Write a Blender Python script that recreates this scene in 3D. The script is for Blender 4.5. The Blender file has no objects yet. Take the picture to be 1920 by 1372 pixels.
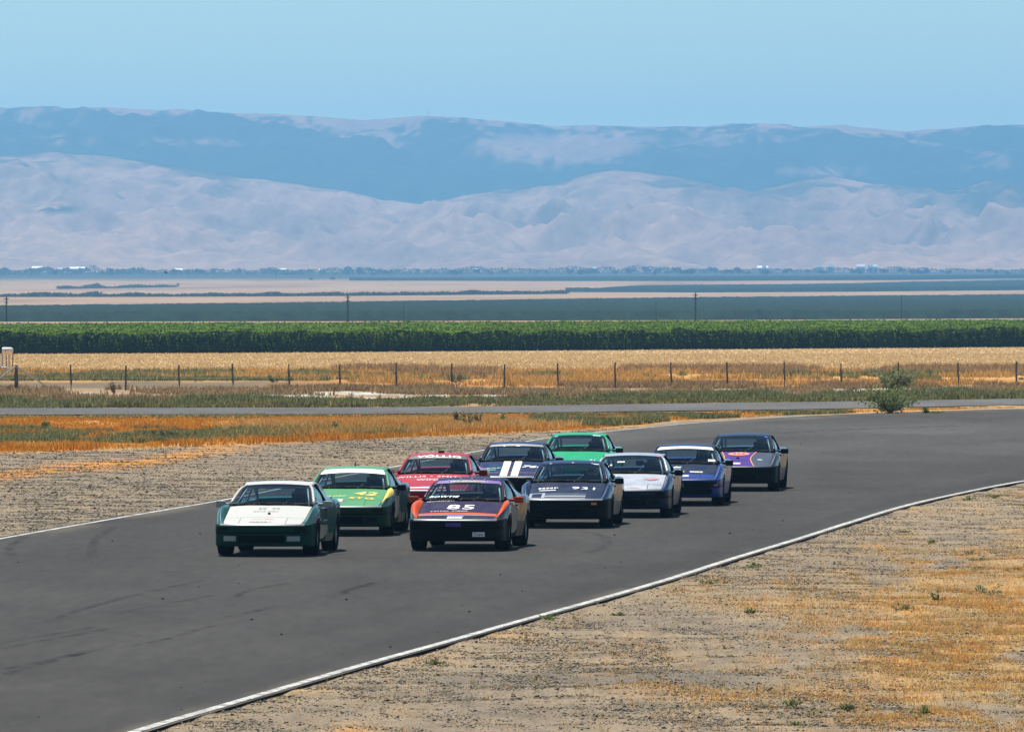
import bpy, bmesh, math, random
import numpy as np
from mathutils import Vector, Matrix, noise as mnoise

random.seed(7)
RNG = np.random.default_rng(11)
C = bpy.context.scene.collection
SC = bpy.context.scene

# ------------------------------------------------------------------ camera, light, sky
F = 16000.0            # focal length in photo pixels (300 mm lens on full frame)
HOR = 498.0            # photo row of the horizon
CAMH = 5.0
cam_d = bpy.data.cameras.new('camera'); cam = bpy.data.objects.new('camera', cam_d); C.objects.link(cam)
cam.location = (0, 0, CAMH); cam.rotation_euler = (math.pi / 2, 0, 0)
cam_d.sensor_width = 36; cam_d.sensor_fit = 'HORIZONTAL'; cam_d.lens = 36 * F / 1920
cam_d.shift_x = 0; cam_d.shift_y = -(686 - HOR) / 1920
cam_d.clip_start = 1; cam_d.clip_end = 60000
SC.camera = cam

SUN_EL = math.radians(66); SUN_AZ = math.radians(-22)      # azimuth from +Y towards +X
sv = Vector((math.sin(SUN_AZ) * math.cos(SUN_EL), math.cos(SUN_AZ) * math.cos(SUN_EL), math.sin(SUN_EL)))
sd = bpy.data.lights.new('sun', 'SUN'); sun = bpy.data.objects.new('sun', sd); C.objects.link(sun)
sd.energy = 4.8; sd.angle = math.radians(0.53); sd.color = (1.0, 0.96, 0.90)
sun.rotation_euler = sv.to_track_quat('Z', 'Y').to_euler()
w = bpy.data.worlds.new('World'); SC.world = w; w.use_nodes = True
nt = w.node_tree; nt.nodes.clear()
sky = nt.nodes.new('ShaderNodeTexSky'); sky.sky_type = 'NISHITA'; sky.sun_disc = False
sky.sun_elevation = SUN_EL; sky.sun_rotation = SUN_AZ; sky.altitude = 2500; sky.air_density = 1.0; sky.dust_density = 0.0; sky.ozone_density = 1.5
bg = nt.nodes.new('ShaderNodeBackground'); bg.inputs[1].default_value = 0.064
wo = nt.nodes.new('ShaderNodeOutputWorld')
tint = nt.nodes.new('ShaderNodeMix'); tint.data_type = 'RGBA'; tint.blend_type = 'MULTIPLY'; tint.inputs[0].default_value = 1; tint.inputs[7].default_value = (1.0, 1.12, 1.02, 1)
nt.links.new(sky.outputs[0], tint.inputs[6]); nt.links.new(tint.outputs[2], bg.inputs[0]); nt.links.new(bg.outputs[0], wo.inputs[0])
SC.view_settings.view_transform = 'Standard'; SC.view_settings.look = 'None'
SC.view_settings.gamma = 1; SC.view_settings.exposure = 0.6; SC.view_settings.use_curve_mapping = False
SC.render.engine = 'CYCLES'
SC.cycles.use_denoising = True
SC.cycles.max_bounces = 8; SC.cycles.volume_bounces = 1; SC.cycles.transparent_max_bounces = 16
SC.cycles.sample_clamp_indirect = 6

# ------------------------------------------------------------------ helpers
def sm(a, b, x):
    t = np.clip((np.asarray(x, float) - a) / (b - a), 0, 1); return t * t * (3 - 2 * t)

PROF = [(-500, 0), (60, 0), (345, 0), (700, -2.2), (1500, -4.6), (3000, -8.0), (5200, -9.0), (7500, -3.8), (9000, -2.5), (60000, -2.5)]
PY = np.array([p[0] for p in PROF], float); PZ = np.array([p[1] for p in PROF], float)
def gz(Y): return np.interp(Y, PY, PZ)
_Ys = np.concatenate([np.arange(60, 1000, .5), np.arange(1000, 9000, 4)])
_ps = HOR + (CAMH - gz(_Ys)) * F / _Ys
def depth(py): return float(np.interp(-py, -_ps, _Ys))
def at(px, py):
    Y = depth(py); return Vector(((px - 960) / F * Y, Y, float(gz(Y))))
def at_h(px, py, Y): return Vector(((px - 960) / F * Y, Y, CAMH - (py - HOR) / F * Y))

_perm = RNG.random((256, 256))
def vnoise(x, y, seed=0):
    x = np.asarray(x, float) + seed * 17.3; y = np.asarray(y, float) + seed * 31.7
    xi = np.floor(x).astype(int); yi = np.floor(y).astype(int); fx = x - xi; fy = y - yi
    fx = fx * fx * (3 - 2 * fx); fy = fy * fy * (3 - 2 * fy)
    g = lambda a, b: _perm[a & 255, b & 255]
    return (g(xi, yi) * (1 - fx) + g(xi + 1, yi) * fx) * (1 - fy) + (g(xi, yi + 1) * (1 - fx) + g(xi + 1, yi + 1) * fx) * fy
def fbm(x, y, o=4, seed=0):
    s = 0; a = .5; n = 0
    for k in range(o):
        s = s + a * vnoise(x * 2 ** k, y * 2 ** k, seed + k); n += a; a *= .5
    return s / n

def tag(o, label=None, cat=None, group=None, kind=None):
    if label: o['label'] = label
    if cat: o['category'] = cat
    if group: o['group'] = group
    if kind: o['kind'] = kind
    return o
def mesh_np(name, V, Fc, smooth=False):
    V = np.asarray(V, np.float32); Fc = np.asarray(Fc, np.int32)
    me = bpy.data.meshes.new(name)
    n = Fc.shape[1]
    me.vertices.add(len(V)); me.vertices.foreach_set('co', V.ravel())
    me.loops.add(Fc.size); me.loops.foreach_set('vertex_index', Fc.ravel())
    me.polygons.add(len(Fc)); me.polygons.foreach_set('loop_start', np.arange(0, Fc.size, n, dtype=np.int32))
    try: me.polygons.foreach_set('loop_total', np.full(len(Fc), n, np.int32))
    except Exception: pass
    me.update(calc_edges=True)
    if smooth: me.polygons.foreach_set('use_smooth', np.ones(len(Fc), bool))
    me.validate(verbose=False)
    return me
def link(name, me, mat=None, parent=None, loc=(0, 0, 0)):
    o = bpy.data.objects.new(name, me); C.objects.link(o); o.location = loc
    if parent: o.parent = parent
    if mat and me is not None and len(me.materials) == 0: me.materials.append(mat)
    return o
def mesh_list(name, V, Fc, smooth=False):
    me = bpy.data.meshes.new(name); me.from_pydata([tuple(v) for v in V], [], [tuple(f) for f in Fc]); me.update()
    if smooth: me.polygons.foreach_set('use_smooth', [True] * len(me.polygons))
    return me
def empty(name, loc=(0, 0, 0), rz=0):
    o = bpy.data.objects.new(name, None); C.objects.link(o); o.location = loc; o.rotation_euler = (0, 0, rz); o.empty_display_size = .3; return o

class MB:
    def __init__(s): s.V = []; s.F = []
    def box(s, c, d, rot=None):
        b = len(s.V)
        for i in (-1, 1):
            for j in (-1, 1):
                for k in (-1, 1):
                    v = Vector((i * d[0] / 2, j * d[1] / 2, k * d[2] / 2))
                    if rot: v = rot @ v
                    s.V.append(tuple(v + Vector(c)))
        for f in ((0, 1, 3, 2), (4, 6, 7, 5), (0, 4, 5, 1), (2, 3, 7, 6), (0, 2, 6, 4), (1, 5, 7, 3)): s.F.append(tuple(b + i for i in f))
        return s
    def tube(s, pts, r, n=8, caps=True):
        pts = [Vector(p) for p in pts]; rr = r if isinstance(r, (list, tuple)) else [r] * len(pts); b = len(s.V)
        for i, p in enumerate(pts):
            d = (pts[min(i + 1, len(pts) - 1)] - pts[max(i - 1, 0)]).normalized()
            u = d.cross(Vector((0, 0, 1)));
            if u.length < 1e-3: u = d.cross(Vector((0, 1, 0)))
            u.normalize(); v = d.cross(u)
            for k in range(n):
                a = 2 * math.pi * k / n; s.V.append(tuple(p + u * math.cos(a) * rr[i] + v * math.sin(a) * rr[i]))
        for i in range(len(pts) - 1):
            for k in range(n):
                k2 = (k + 1) % n; s.F.append((b + i * n + k, b + i * n + k2, b + (i + 1) * n + k2, b + (i + 1) * n + k))
        if caps:
            s.F.append(tuple(b + k for k in range(n))[::-1]); s.F.append(tuple(b + (len(pts) - 1) * n + k for k in range(n)))
        return s
    def lathe_x(s, prof, c, n=28):
        b = len(s.V)                       # profile (x, r) turned about the x axis
        for (x, r) in prof:
            for k in range(n):
                a = 2 * math.pi * k / n; s.V.append((c[0] + x, c[1] + r * math.cos(a), c[2] + r * math.sin(a)))
        for i in range(len(prof) - 1):
            for k in range(n):
                k2 = (k + 1) % n; s.F.append((b + i * n + k, b + i * n + k2, b + (i + 1) * n + k2, b + (i + 1) * n + k))
        return s
    def grid(s, P):
        b = len(s.V); R = len(P); Q = len(P[0])
        for row in P:
            for p in row: s.V.append(tuple(p))
        for i in range(R - 1):
            for j in range(Q - 1): s.F.append((b + i * Q + j, b + i * Q + j + 1, b + (i + 1) * Q + j + 1, b + (i + 1) * Q + j))
        return s
    def mesh(s, name, smooth=False, bevel=0):
        me = mesh_list(name, s.V, s.F, False)
        bm = bmesh.new(); bm.from_mesh(me)
        if bevel: bmesh.ops.bevel(bm, geom=list(bm.edges), offset=bevel, segments=2, affect='EDGES', profile=.6)
        bmesh.ops.recalc_face_normals(bm, faces=bm.faces)
        bm.to_mesh(me); bm.free()
        if smooth: me.polygons.foreach_set('use_smooth', [True] * len(me.polygons))
        return me

# ------------------------------------------------------------------ materials
def mat(name, col=(.5, .5, .5), rough=.6, metal=0, spec=.5, coat=0, coat_r=.03):
    m = bpy.data.materials.new(name); m.use_nodes = True
    b = m.node_tree.nodes['Principled BSDF']
    b.inputs['Base Color'].default_value = (*col, 1); b.inputs['Roughness'].default_value = rough
    b.inputs['Metallic'].default_value = metal; b.inputs['Specular IOR Level'].default_value = spec
    b.inputs['Coat Weight'].default_value = coat; b.inputs['Coat Roughness'].default_value = coat_r
    return m
class NB:
    """short hand for building node trees"""
    def __init__(s, m): s.t = m.node_tree; s.b = s.t.nodes['Principled BSDF']
    def n(s, ty, **kw):
        nd = s.t.nodes.new(ty)
        for k, v in kw.items():
            if k.startswith('i_'):
                key = k[2:]; key = int(key) if key.isdigit() else key.replace('_', ' ')
                nd.inputs[key].default_value = v
            else: setattr(nd, k, v)
        return nd
    def l(s, a, b): s.t.links.new(a, b)
    def coord(s, sc=(1, 1, 1), obj=False):
        g = s.n('ShaderNodeTexCoord') if obj else s.n('ShaderNodeNewGeometry')
        mp = s.n('ShaderNodeMapping'); mp.inputs['Scale'].default_value = sc
        s.l(g.outputs['Object' if obj else 'Position'], mp.inputs[0]); return mp.outputs[0]
    def noise(s, scale, sc=(1, 1, 1), detail=4, rough=.6, obj=False):
        nd = s.n('ShaderNodeTexNoise'); nd.inputs['Scale'].default_value = scale; nd.inputs['Detail'].default_value = detail; nd.inputs['Roughness'].default_value = rough
        s.l(s.coord(sc, obj), nd.inputs['Vector']); return nd.outputs[0]
    def ramp(s, f, stops):
        r = s.n('ShaderNodeValToRGB'); e = r.color_ramp.elements
        while len(e) > 1: e.remove(e[-1])
        e[0].position = stops[0][0]; e[0].color = (*stops[0][1], 1)
        for p, c in stops[1:]:
            q = e.new(p); q.color = (*c, 1)
        s.l(f, r.inputs[0]); return r.outputs[0]
    def mix(s, f, a, b, mode='MIX'):
        m = s.n('ShaderNodeMix', data_type='RGBA', blend_type=mode)
        for sock, v in ((m.inputs[0], f), (m.inputs[6], a), (m.inputs[7], b)):
            if isinstance(v, (int, float)): sock.default_value = v
            elif isinstance(v, tuple): sock.default_value = (*v, 1)
            else: s.l(v, sock)
        return m.outputs[2]
    def math(s, op, a, b=0.0):
        m = s.n('ShaderNodeMath', operation=op)
        for sock, v in ((m.inputs[0], a), (m.inputs[1], b)):
            if isinstance(v, (int, float)): sock.default_value = v
            else: s.l(v, sock)
        return m.outputs[0]
    def attr(s, name):
        a = s.n('ShaderNodeAttribute'); a.attribute_name = name; return a
    def bump(s, h, strength=.5, dist=.02):
        b = s.n('ShaderNodeBump'); b.inputs['Strength'].default_value = strength; b.inputs['Distance'].default_value = dist
        s.l(h, b.inputs['Height']); s.l(b.outputs[0], s.b.inputs['Normal'])

def g3(v): return (v, v, v)

# ground: colour attribute carries the soil type, nodes carry grain
def make_ground_mat():
    m = mat('ground_soil', rough=.95, spec=.15); n = NB(m)
    base = n.attr('soil').outputs['Color']
    f1 = n.noise(14, detail=6, rough=.75); f2 = n.noise(2.2, sc=(1, .35, 1), detail=5, rough=.65); f3 = n.noise(55, detail=3, rough=.7)
    k1 = n.ramp(f1, [(.30, g3(.35)), (.46, g3(.86)), (.6, g3(1.12)), (.75, g3(1.5))])
    k2 = n.ramp(f2, [(.3, g3(.72)), (.5, g3(1.0)), (.72, g3(1.22))])
    k3 = n.ramp(f3, [(.3, g3(.5)), (.5, g3(1)), (.68, g3(1.5))])
    c = n.mix(1.0, base, k1, 'MULTIPLY'); c = n.mix(1.0, c, k2, 'MULTIPLY'); c = n.mix(.8, c, k3, 'MULTIPLY')
    n.l(c, n.b.inputs['Base Color']); n.bump(f1, .6, .04)
    return m
def make_far_mat(name, stops, sc=(1, 1, 1), scale=.05):
    m = mat(name, rough=.95, spec=.1); n = NB(m)
    f = n.noise(scale, sc=sc, detail=6, rough=.65); n.l(n.ramp(f, stops), n.b.inputs['Base Color']); return m
def make_asphalt():
    m = mat('asphalt', rough=.95, spec=.08); n = NB(m)
    base = n.attr('wear_tone').outputs['Color']
    f1 = n.noise(90, detail=3); f2 = n.noise(.35, sc=(1, .25, 1), detail=6, rough=.6); f3 = n.noise(5, sc=(1, .12, 1), detail=5, rough=.6)
    k = n.ramp(f1, [(.3, g3(.78)), (.5, g3(1)), (.7, g3(1.25))])
    c = n.mix(1.0, base, k, 'MULTIPLY')
    c = n.mix(1.0, c, n.ramp(f2, [(.3, g3(.80)), (.7, g3(1.16))]), 'MULTIPLY')
    c = n.mix(1.0, c, n.ramp(f3, [(.3, g3(.88)), (.7, g3(1.10))]), 'MULTIPLY')
    n.l(c, n.b.inputs['Base Color']); n.bump(f1, .25, .004); return m
def make_line():
    m = mat('line_paint', (.72, .72, .68), .7); n = NB(m)
    f = n.noise(6, detail=6, rough=.75); n.l(n.ramp(f, [(.40, (.07, .066, .06)), (.49, (.36, .35, .32)), (.62, (.56, .55, .51))]), n.b.inputs['Base Color']); return m
def make_skid():
    m = mat('tyre_rubber_mark', (.012, .012, .013), .9, 0, .05); n = NB(m)
    f = n.noise(3.2, sc=(1, .3, 1), detail=6, rough=.8)
    n.l(n.ramp(f, [(.42, g3(0)), (.74, g3(.42))]), n.b.inputs['Alpha']); return m
def make_leafy(name, stops, scale=3.0, trans=.4):
    m = mat(name, rough=.9, spec=.03); n = NB(m)
    f = n.noise(scale, detail=3); c = n.ramp(f, stops)
    a = n.attr('tint').outputs['Color']; c = n.mix(1.0, c, a, 'MULTIPLY')
    n.l(c, n.b.inputs['Base Color'])
    if trans:
        tl_ = n.n('ShaderNodeBsdfTranslucent'); n.l(c, tl_.inputs[0]); mx = n.n('ShaderNodeMixShader'); mx.inputs[0].default_value = trans
        out = [q for q in n.t.nodes if q.type == 'OUTPUT_MATERIAL'][0]; n.l(n.b.outputs[0], mx.inputs[1]); n.l(tl_.outputs[0], mx.inputs[2]); n.l(mx.outputs[0], out.inputs[0])
    return m
def paint(name, col, rough=.27, coat=.08, flake=0.0, metal=0.0, dirt=.12):
    m = mat(name, col, rough, metal, .16, coat, .04); n = NB(m)
    f = n.noise(4.0, detail=6, rough=.7, obj=True)
    c2 = tuple(c * (1 - dirt) + .03 * dirt for c in col)
    n.l(n.ramp(f, [(.38, col), (.72, c2)]), n.b.inputs['Base Color'])
    n.l(n.ramp(f, [(.4, g3(rough)), (.7, g3(min(1, rough + .18)))]), n.b.inputs['Roughness'])
    f2 = n.noise(1.6, detail=2, obj=True); n.bump(f2, .05, .02)
    return m
def make_glass(name, tint=(.55, .68, .68), fac=.5):
    m = bpy.data.materials.new(name); m.use_nodes = True; t = m.node_tree; t.nodes.clear()
    o = t.nodes.new('ShaderNodeOutputMaterial'); tr = t.nodes.new('ShaderNodeBsdfTransparent'); tr.inputs[0].default_value = (*tint, 1)
    gl = t.nodes.new('ShaderNodeBsdfGlossy'); gl.inputs['Roughness'].default_value = .04; gl.inputs[0].default_value = (.9, .95, 1, 1)
    fr = t.nodes.new('ShaderNodeFresnel'); ge_ = t.nodes.new('ShaderNodeNewGeometry'); mr = t.nodes.new('ShaderNodeMapRange'); mr.inputs[3].default_value = 1.45; mr.inputs[4].default_value = 1 / 1.45
    t.links.new(ge_.outputs['Backfacing'], mr.inputs[0]); t.links.new(mr.outputs[0], fr.inputs[0])
    mx = t.nodes.new('ShaderNodeMixShader'); t.links.new(fr.outputs[0], mx.inputs[0]); t.links.new(tr.outputs[0], mx.inputs[1]); t.links.new(gl.outputs[0], mx.inputs[2])
    t.links.new(mx.outputs[0], o.inputs[0]); return m

M_GROUND = make_ground_mat(); M_ASPH = make_asphalt(); M_LINE = make_line(); M_SKID = make_skid()

# ------------------------------------------------------------------ curves of the track, given as points of the photo laid on the ground
def poly(pts):
    xs = np.array([p[0] for p in pts], float); ys = np.array([p[1] for p in pts], float)
    return lambda x: np.interp(x, xs, ys)
LEFT_PX = [(-700, 1160), (-400, 1095), (-150, 1042), (0, 1013), (220, 974), (440, 936), (590, 905), (735, 878), (895, 848), (1020, 824), (1140, 811), (1300, 795), (1450, 785), (1600, 777.5), (1760, 772), (1920, 768), (2150, 764), (2500, 760)]
RIGHT_PX = [(-100, 1492), (100, 1425), (280, 1368), (420, 1327), (600, 1274), (700, 1245), (830, 1209), (960, 1172), (1105, 1132), (1250, 1090), (1375, 1050), (1500, 1012), (1600, 980), (1700, 950), (1810, 925), (1920, 904), (2100, 878), (2300, 858), (2500, 842)]
def smooth_pts(P, n=260):
    P = [Vector(p) for p in P]; out = []
    for i in range(len(P) - 1):
        p0 = P[max(i - 1, 0)]; p1 = P[i]; p2 = P[i + 1]; p3 = P[min(i + 2, len(P) - 1)]
        for k in range(10):
            t = k / 10
            out.append(.5 * ((2 * p1) + (-p0 + p2) * t + (2 * p0 - 5 * p1 + 4 * p2 - p3) * t * t + (-p0 + 3 * p1 - 3 * p2 + p3) * t ** 3))
    out.append(P[-1]); return out
LW = smooth_pts([at(*p) for p in LEFT_PX]); RW = smooth_pts([at(*p) for p in RIGHT_PX])
Lfn = poly(LEFT_PX); Rfn = poly(RIGHT_PX)
def pxof(x, Y): return 960 + x * F / Y, HOR + (CAMH - gz(Y)) * F / Y

# near ground: dense sheet with soil colours
def soil_color(X, Y):
    px, py = pxof(X, Y)
    wob = (fbm(X * .35, Y * .06, 4, 3) - .5)
    wob2 = (fbm(X * 1.3, Y * .22, 4, 9) - .5)
    pyw = py + wob * 16
    gravel = np.array([.225, .175, .118]); dirt = np.array([.29, .215, .13]); straw = np.array([.46, .29, .11]); rust = np.array([.42, .18, .03])
    dull = np.array([.25, .165, .085]); green = np.array([.10, .11, .05]); white = np.array([.46, .43, .37]); rut = np.array([.13, .115, .095])
    col = np.zeros(X.shape + (3,)) + gravel
    def put(mask, c):
        m = np.clip(mask, 0, 1)[..., None]; col[:] = col * (1 - m) + c * m
    g2 = fbm(X * .8, Y * .15, 5, 21); g3_ = fbm(X * 2.6, Y * .5, 4, 33)
    put(sm(.45, .62, g2) * .6, dirt)
    Lp = Lfn(px); Rp = Rfn(px)
    # near right verge: dry grass thickens to the right and below
    near = py > Rp
    edge = np.interp(py, [900, 960, 1000, 1100, 1200, 1300, 1372, 1500], [1950, 1900, 1830, 1650, 1330, 1260, 1500, 1500])
    gmask = sm(-380, 620, px - edge - 90 + wob * 900 + wob2 * 420)
    gmask = np.maximum(gmask * sm(.40, .62, g3_ * .55 + g2 * .45 + .08), sm(.66, .78, g2 + wob2 * .3) * .55)
    put(np.where(near, gmask * .85, 0), straw * .9 + rust * .1)
    put(np.where(near, gmask * sm(.50, .68, g3_ + wob2 * .3) * .7, 0), rust * 1.1)
    put(np.where(near, sm(.70, .78, fbm(X * .22, Y * .13, 4, 51)) * .7, 0), rut)
    put(np.where(near, sm(.56, .70, fbm(X * .45, Y * .5, 4, 57)) * .28, 0), rut)
    put(np.where(near, sm(.60, .74, fbm(X * 1.1, Y * 1.2, 3, 59)) * .25, 0), rut)
    strip = np.exp(-((py - Rp - 18) / 14) ** 2); put(np.where(near, strip * .5, 0), dirt * 1.05)
    # left shoulder and the grass beyond
    far = py < Lp
    grass_edge = np.interp(px, [-300, 0, 200, 440, 760, 1060, 1150, 1300, 1500, 1700, 1920, 2300], [860, 848, 842, 834, 820, 807, 800, 786, 778, 770, 763, 757])
    gm = sm(6, -6, py - grass_edge + wob * 14)
    put(np.where(far, gm, 0), rust * 1.15)
    put(np.where(far & (gm > .3), sm(.45, .65, g2) * .6, 0), straw)
    # tongue of orange grass on the left shoulder
    tong = np.exp(-((py - np.interp(px, [-300, 0, 120, 260, 420, 520], [905, 893, 876, 868, 842, 836])) / 9) ** 2) * sm(540, 330, px) * sm(.30, .5, g3_ + .18)
    put(np.where(far, tong, 0), rust * 1.3)
    # straw strip beside the second road, white crust patches, dirt path, straw field
    def band(y0l, y0r, y1l, y1r, soft=3, wv=wob * 8):
        a = np.interp(px, [0, 1920], [y0l, y0r]); b = np.interp(px, [0, 1920], [y1l, y1r])
        return sm(-soft, soft, py + wv - a) * sm(soft, -soft, py + wv - b)
    put(band(778, 756, 786, 764), straw * 1.1)
    put(band(726, 716, 768, 748), dull * 1.2)
    put(band(738, 729, 750, 743, 2, wob2 * 10) * sm(.42, .52, g2 + sm(300, 1900, px) * .16), white)
    put(band(712, 708, 729, 716, 2) * sm(900, 420, px), dirt * .55)
    put(band(712, 712, 730, 722, 2) * sm(420, 900, px), rust)
    put(band(694, 694, 714, 714, 5), rust * .5 + straw * .6)
    put(band(300, 300, 694, 692, 4), np.array([.56, .375, .18]))
    put(band(300, 300, 690, 690, 4) * sm(.5, .7, fbm(X * .1, Y * .02, 4, 71)) * .5, np.array([.46, .30, .14]))
    return col
xs = np.arange(-75, 80.01, .25); ys = [70.0]
while ys[-1] < 790: ys.append(ys[-1] * 1.0040)
ys = np.array(ys); GX, GY = np.meshgrid(xs, ys)
GZ = gz(GY) + np.zeros_like(GX)
px_, py_ = pxof(GX, GY)
off = np.where((py_ > Lfn(px_) + 2) & (py_ < Rfn(px_) - 2), 0, 1)
GZ = GZ + off * (fbm(GX * 1.3, GY * .9, 4, 81) - .5) * .065 * (GY < 780) * (GY > 75) * (np.abs(GX) < 74)
GZ += np.where(py_ > Rfn(px_) + 40, (fbm(GX * .25, GY * .1, 4, 83) - .5) * .35 * sm(40, 200, py_ - Rfn(px_)) * (GY > 75), 0)
def gridmesh(name, X, Y, Z, smooth=True):
    r, c = X.shape; V = np.stack([X, Y, Z], -1).reshape(-1, 3)
    i = np.arange((r - 1) * c).reshape(r - 1, c)[:, :-1].ravel()
    return mesh_np(name, V, np.stack([i, i + 1, i + c + 1, i + c], -1), smooth)
gm_ = gridmesh('ground', GX, GY, GZ)
sc_ = soil_color(GX, GY).reshape(-1, 3)
ca = gm_.attributes.new('soil', 'FLOAT_COLOR', 'POINT'); ca.data.foreach_set('color', np.concatenate([sc_, np.ones((len(sc_), 1))], 1).astype(np.float32).ravel())
ground = tag(link('ground', gm_, M_GROUND), kind='structure')
def ground_z(x, y):
    i = int(np.clip(np.searchsorted(ys, y) - 1, 0, len(ys) - 2)); j = int(np.clip((x - xs[0]) / .25, 0, len(xs) - 2))
    return float(GZ[i, j])
# the wide plain around it, down to the foot of the hills
M_PLAIN = make_far_mat('plain_soil', [(.3, (.20, .125, .075)), (.5, (.31, .195, .115)), (.7, (.36, .235, .14))], (.25, .05, 1), .05)
n_ = NB(M_PLAIN); sx_ = n_.n('ShaderNodeSeparateXYZ'); n_.l(n_.coord((1, 1, 1)), sx_.inputs[0]); mr_ = n_.n('ShaderNodeMapRange'); mr_.inputs[1].default_value = 6300; mr_.inputs[2].default_value = 7000
n_.l(sx_.outputs[1], mr_.inputs[0]); src_ = n_.b.inputs['Base Color'].links[0].from_socket; n_.l(n_.mix(mr_.outputs[0], src_, (.045, .05, .045)), n_.b.inputs['Base Color'])   # the far belt is wooded
px0 = np.concatenate([np.arange(-6000, -75, 420), [-75.0, 80.0], np.arange(420, 6300, 420)])
py0 = np.concatenate([[-400, 0, 70], ys[::20][1:], np.geomspace(800, 10200, 90)]); py0 = np.unique(np.append(py0, [ys[-1]]))
V = []; Fq = []
for j, y in enumerate(py0):
    for x in px0: V.append((x, y, float(gz(y)) - (.0 if y >= ys[-1] else .012)))
nc = len(px0)
for j in range(len(py0) - 1):
    for i in range(nc - 1):
        if px0[i] == -75.0 and 70 <= py0[j] < ys[-1] - .1: continue
        a = j * nc + i; Fq.append((a, a + 1, a + nc + 1, a + nc))
tag(link('plain', mesh_np('plain', V, Fq), M_PLAIN), kind='structure')

# ------------------------------------------------------------------ track
def ribbon_between(A, B, z, cols=24):
    n = len(A); P = np.zeros((n, cols + 1, 3))
    for i in range(n):
        for j in range(cols + 1):
            t = j / cols; p = A[i] * (1 - t) + B[i] * t; P[i, j] = (p.x, p.y, z)
    return P
def resample(P, n):
    d = [0]
    for a, b in zip(P[:-1], P[1:]): d.append(d[-1] + (b - a).length)
    tt = np.linspace(0, d[-1], n); arr = np.array([tuple(p) for p in P])
    return [Vector((np.interp(t, d, arr[:, 0]), np.interp(t, d, arr[:, 1]), 0)) for t in tt]
L2 = resample(LW, 300); R2 = resample(RW, 300)
def offset(P, d):
    out = []
    for i, p in enumerate(P):
        t = (P[min(i + 1, len(P) - 1)] - P[max(i - 1, 0)]).normalized(); out.append(p + Vector((-t.y, t.x, 0)) * d)
    return out
# keep the sheet simple: rows run from the left edge to the right edge
P = ribbon_between(offset(L2, .22), offset(R2, -.13), .03, 60)
tm = gridmesh('race_track', P[..., 0], P[..., 1], P[..., 2], False)
X, Y = P[..., 0].ravel(), P[..., 1].ravel(); ppx, ppy = pxof(X, Y)
lum = np.full(X.shape, .0485)
lum *= 1 + .20 * sm(.35, .75, fbm(X * .12, Y * .04, 4, 5)) * sm(900, 820, ppy)
edgew = np.clip((ppy - Lfn(ppx)) / np.maximum(Rfn(ppx) - Lfn(ppx), 1), 0, 1)
lum *= 1 + .55 * sm(.16, .02, edgew) * sm(900, 1000, ppx) * sm(1500, 1250, ppx)
lum *= 1 + .30 * sm(890, 840, ppy) * sm(1250, 1500, ppx) * sm(790, 805, ppy)  # far right end of the asphalt set lighter
lum *= 1 - .14 * np.exp(-((edgew - .93) / .05) ** 2)
dust = np.maximum(sm(.035, .0, edgew), sm(.968, 1.0, edgew)) * sm(.35, .65, fbm(X * .9, Y * .25, 4, 55)) * .55
colr = np.stack([lum * 1.06, lum, lum * .93, np.ones_like(lum)], -1)
colr[:, :3] = colr[:, :3] * (1 - dust[:, None]) + np.array([.16, .13, .095]) * dust[:, None]
a_ = tm.attributes.new('wear_tone', 'FLOAT_COLOR', 'POINT'); a_.data.foreach_set('color', colr.astype(np.float32).ravel())
tag(link('race_track', tm, M_ASPH), kind='structure')
def strip(name, Pts, wdt, z, m, kind='structure', side=0, parent=None):
    A = offset(Pts, wdt / 2 + side); B = offset(Pts, -wdt / 2 + side)
    V = []; Fq = []
    for a, b in zip(A, B): V += [(a.x, a.y, a.z + z), (b.x, b.y, b.z + z)]
    for i in range(len(A) - 1): Fq.append((2 * i, 2 * i + 1, 2 * i + 3, 2 * i + 2))
    return tag(link(name, mesh_np(name, V, Fq), m, parent), kind=kind)
strip('edge_line', resample(LW, 500), .12, .036, M_LINE)
strip('edge_line', resample(RW, 500), .135, .036, M_LINE)
# second road
ra = [at(x, y) for x, y in [(-900, 786), (0, 779), (640, 777.5), (960, 775), (1300, 771), (1600, 767), (1920, 760.5), (2400, 752)]]
rb = [at(x, y) for x, y in [(-900, 770), (0, 766.5), (640, 765), (960, 762), (1300, 757), (1600, 753.5), (1920, 748.5), (2400, 742)]]
ra = resample(smooth_pts(ra), 120); rb = resample(smooth_pts(rb), 120)
P = ribbon_between(ra, rb, .03, 6)
rm = gridmesh('service_road', P[..., 0], P[..., 1], P[..., 2], False)
a_ = rm.attributes.new('wear_tone', 'FLOAT_COLOR', 'POINT'); a_.data.foreach_set('color', np.tile(np.array([.11, .105, .10, 1], np.float32), len(rm.vertices)))
tag(link('service_road', rm, M_ASPH), kind='structure')

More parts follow.
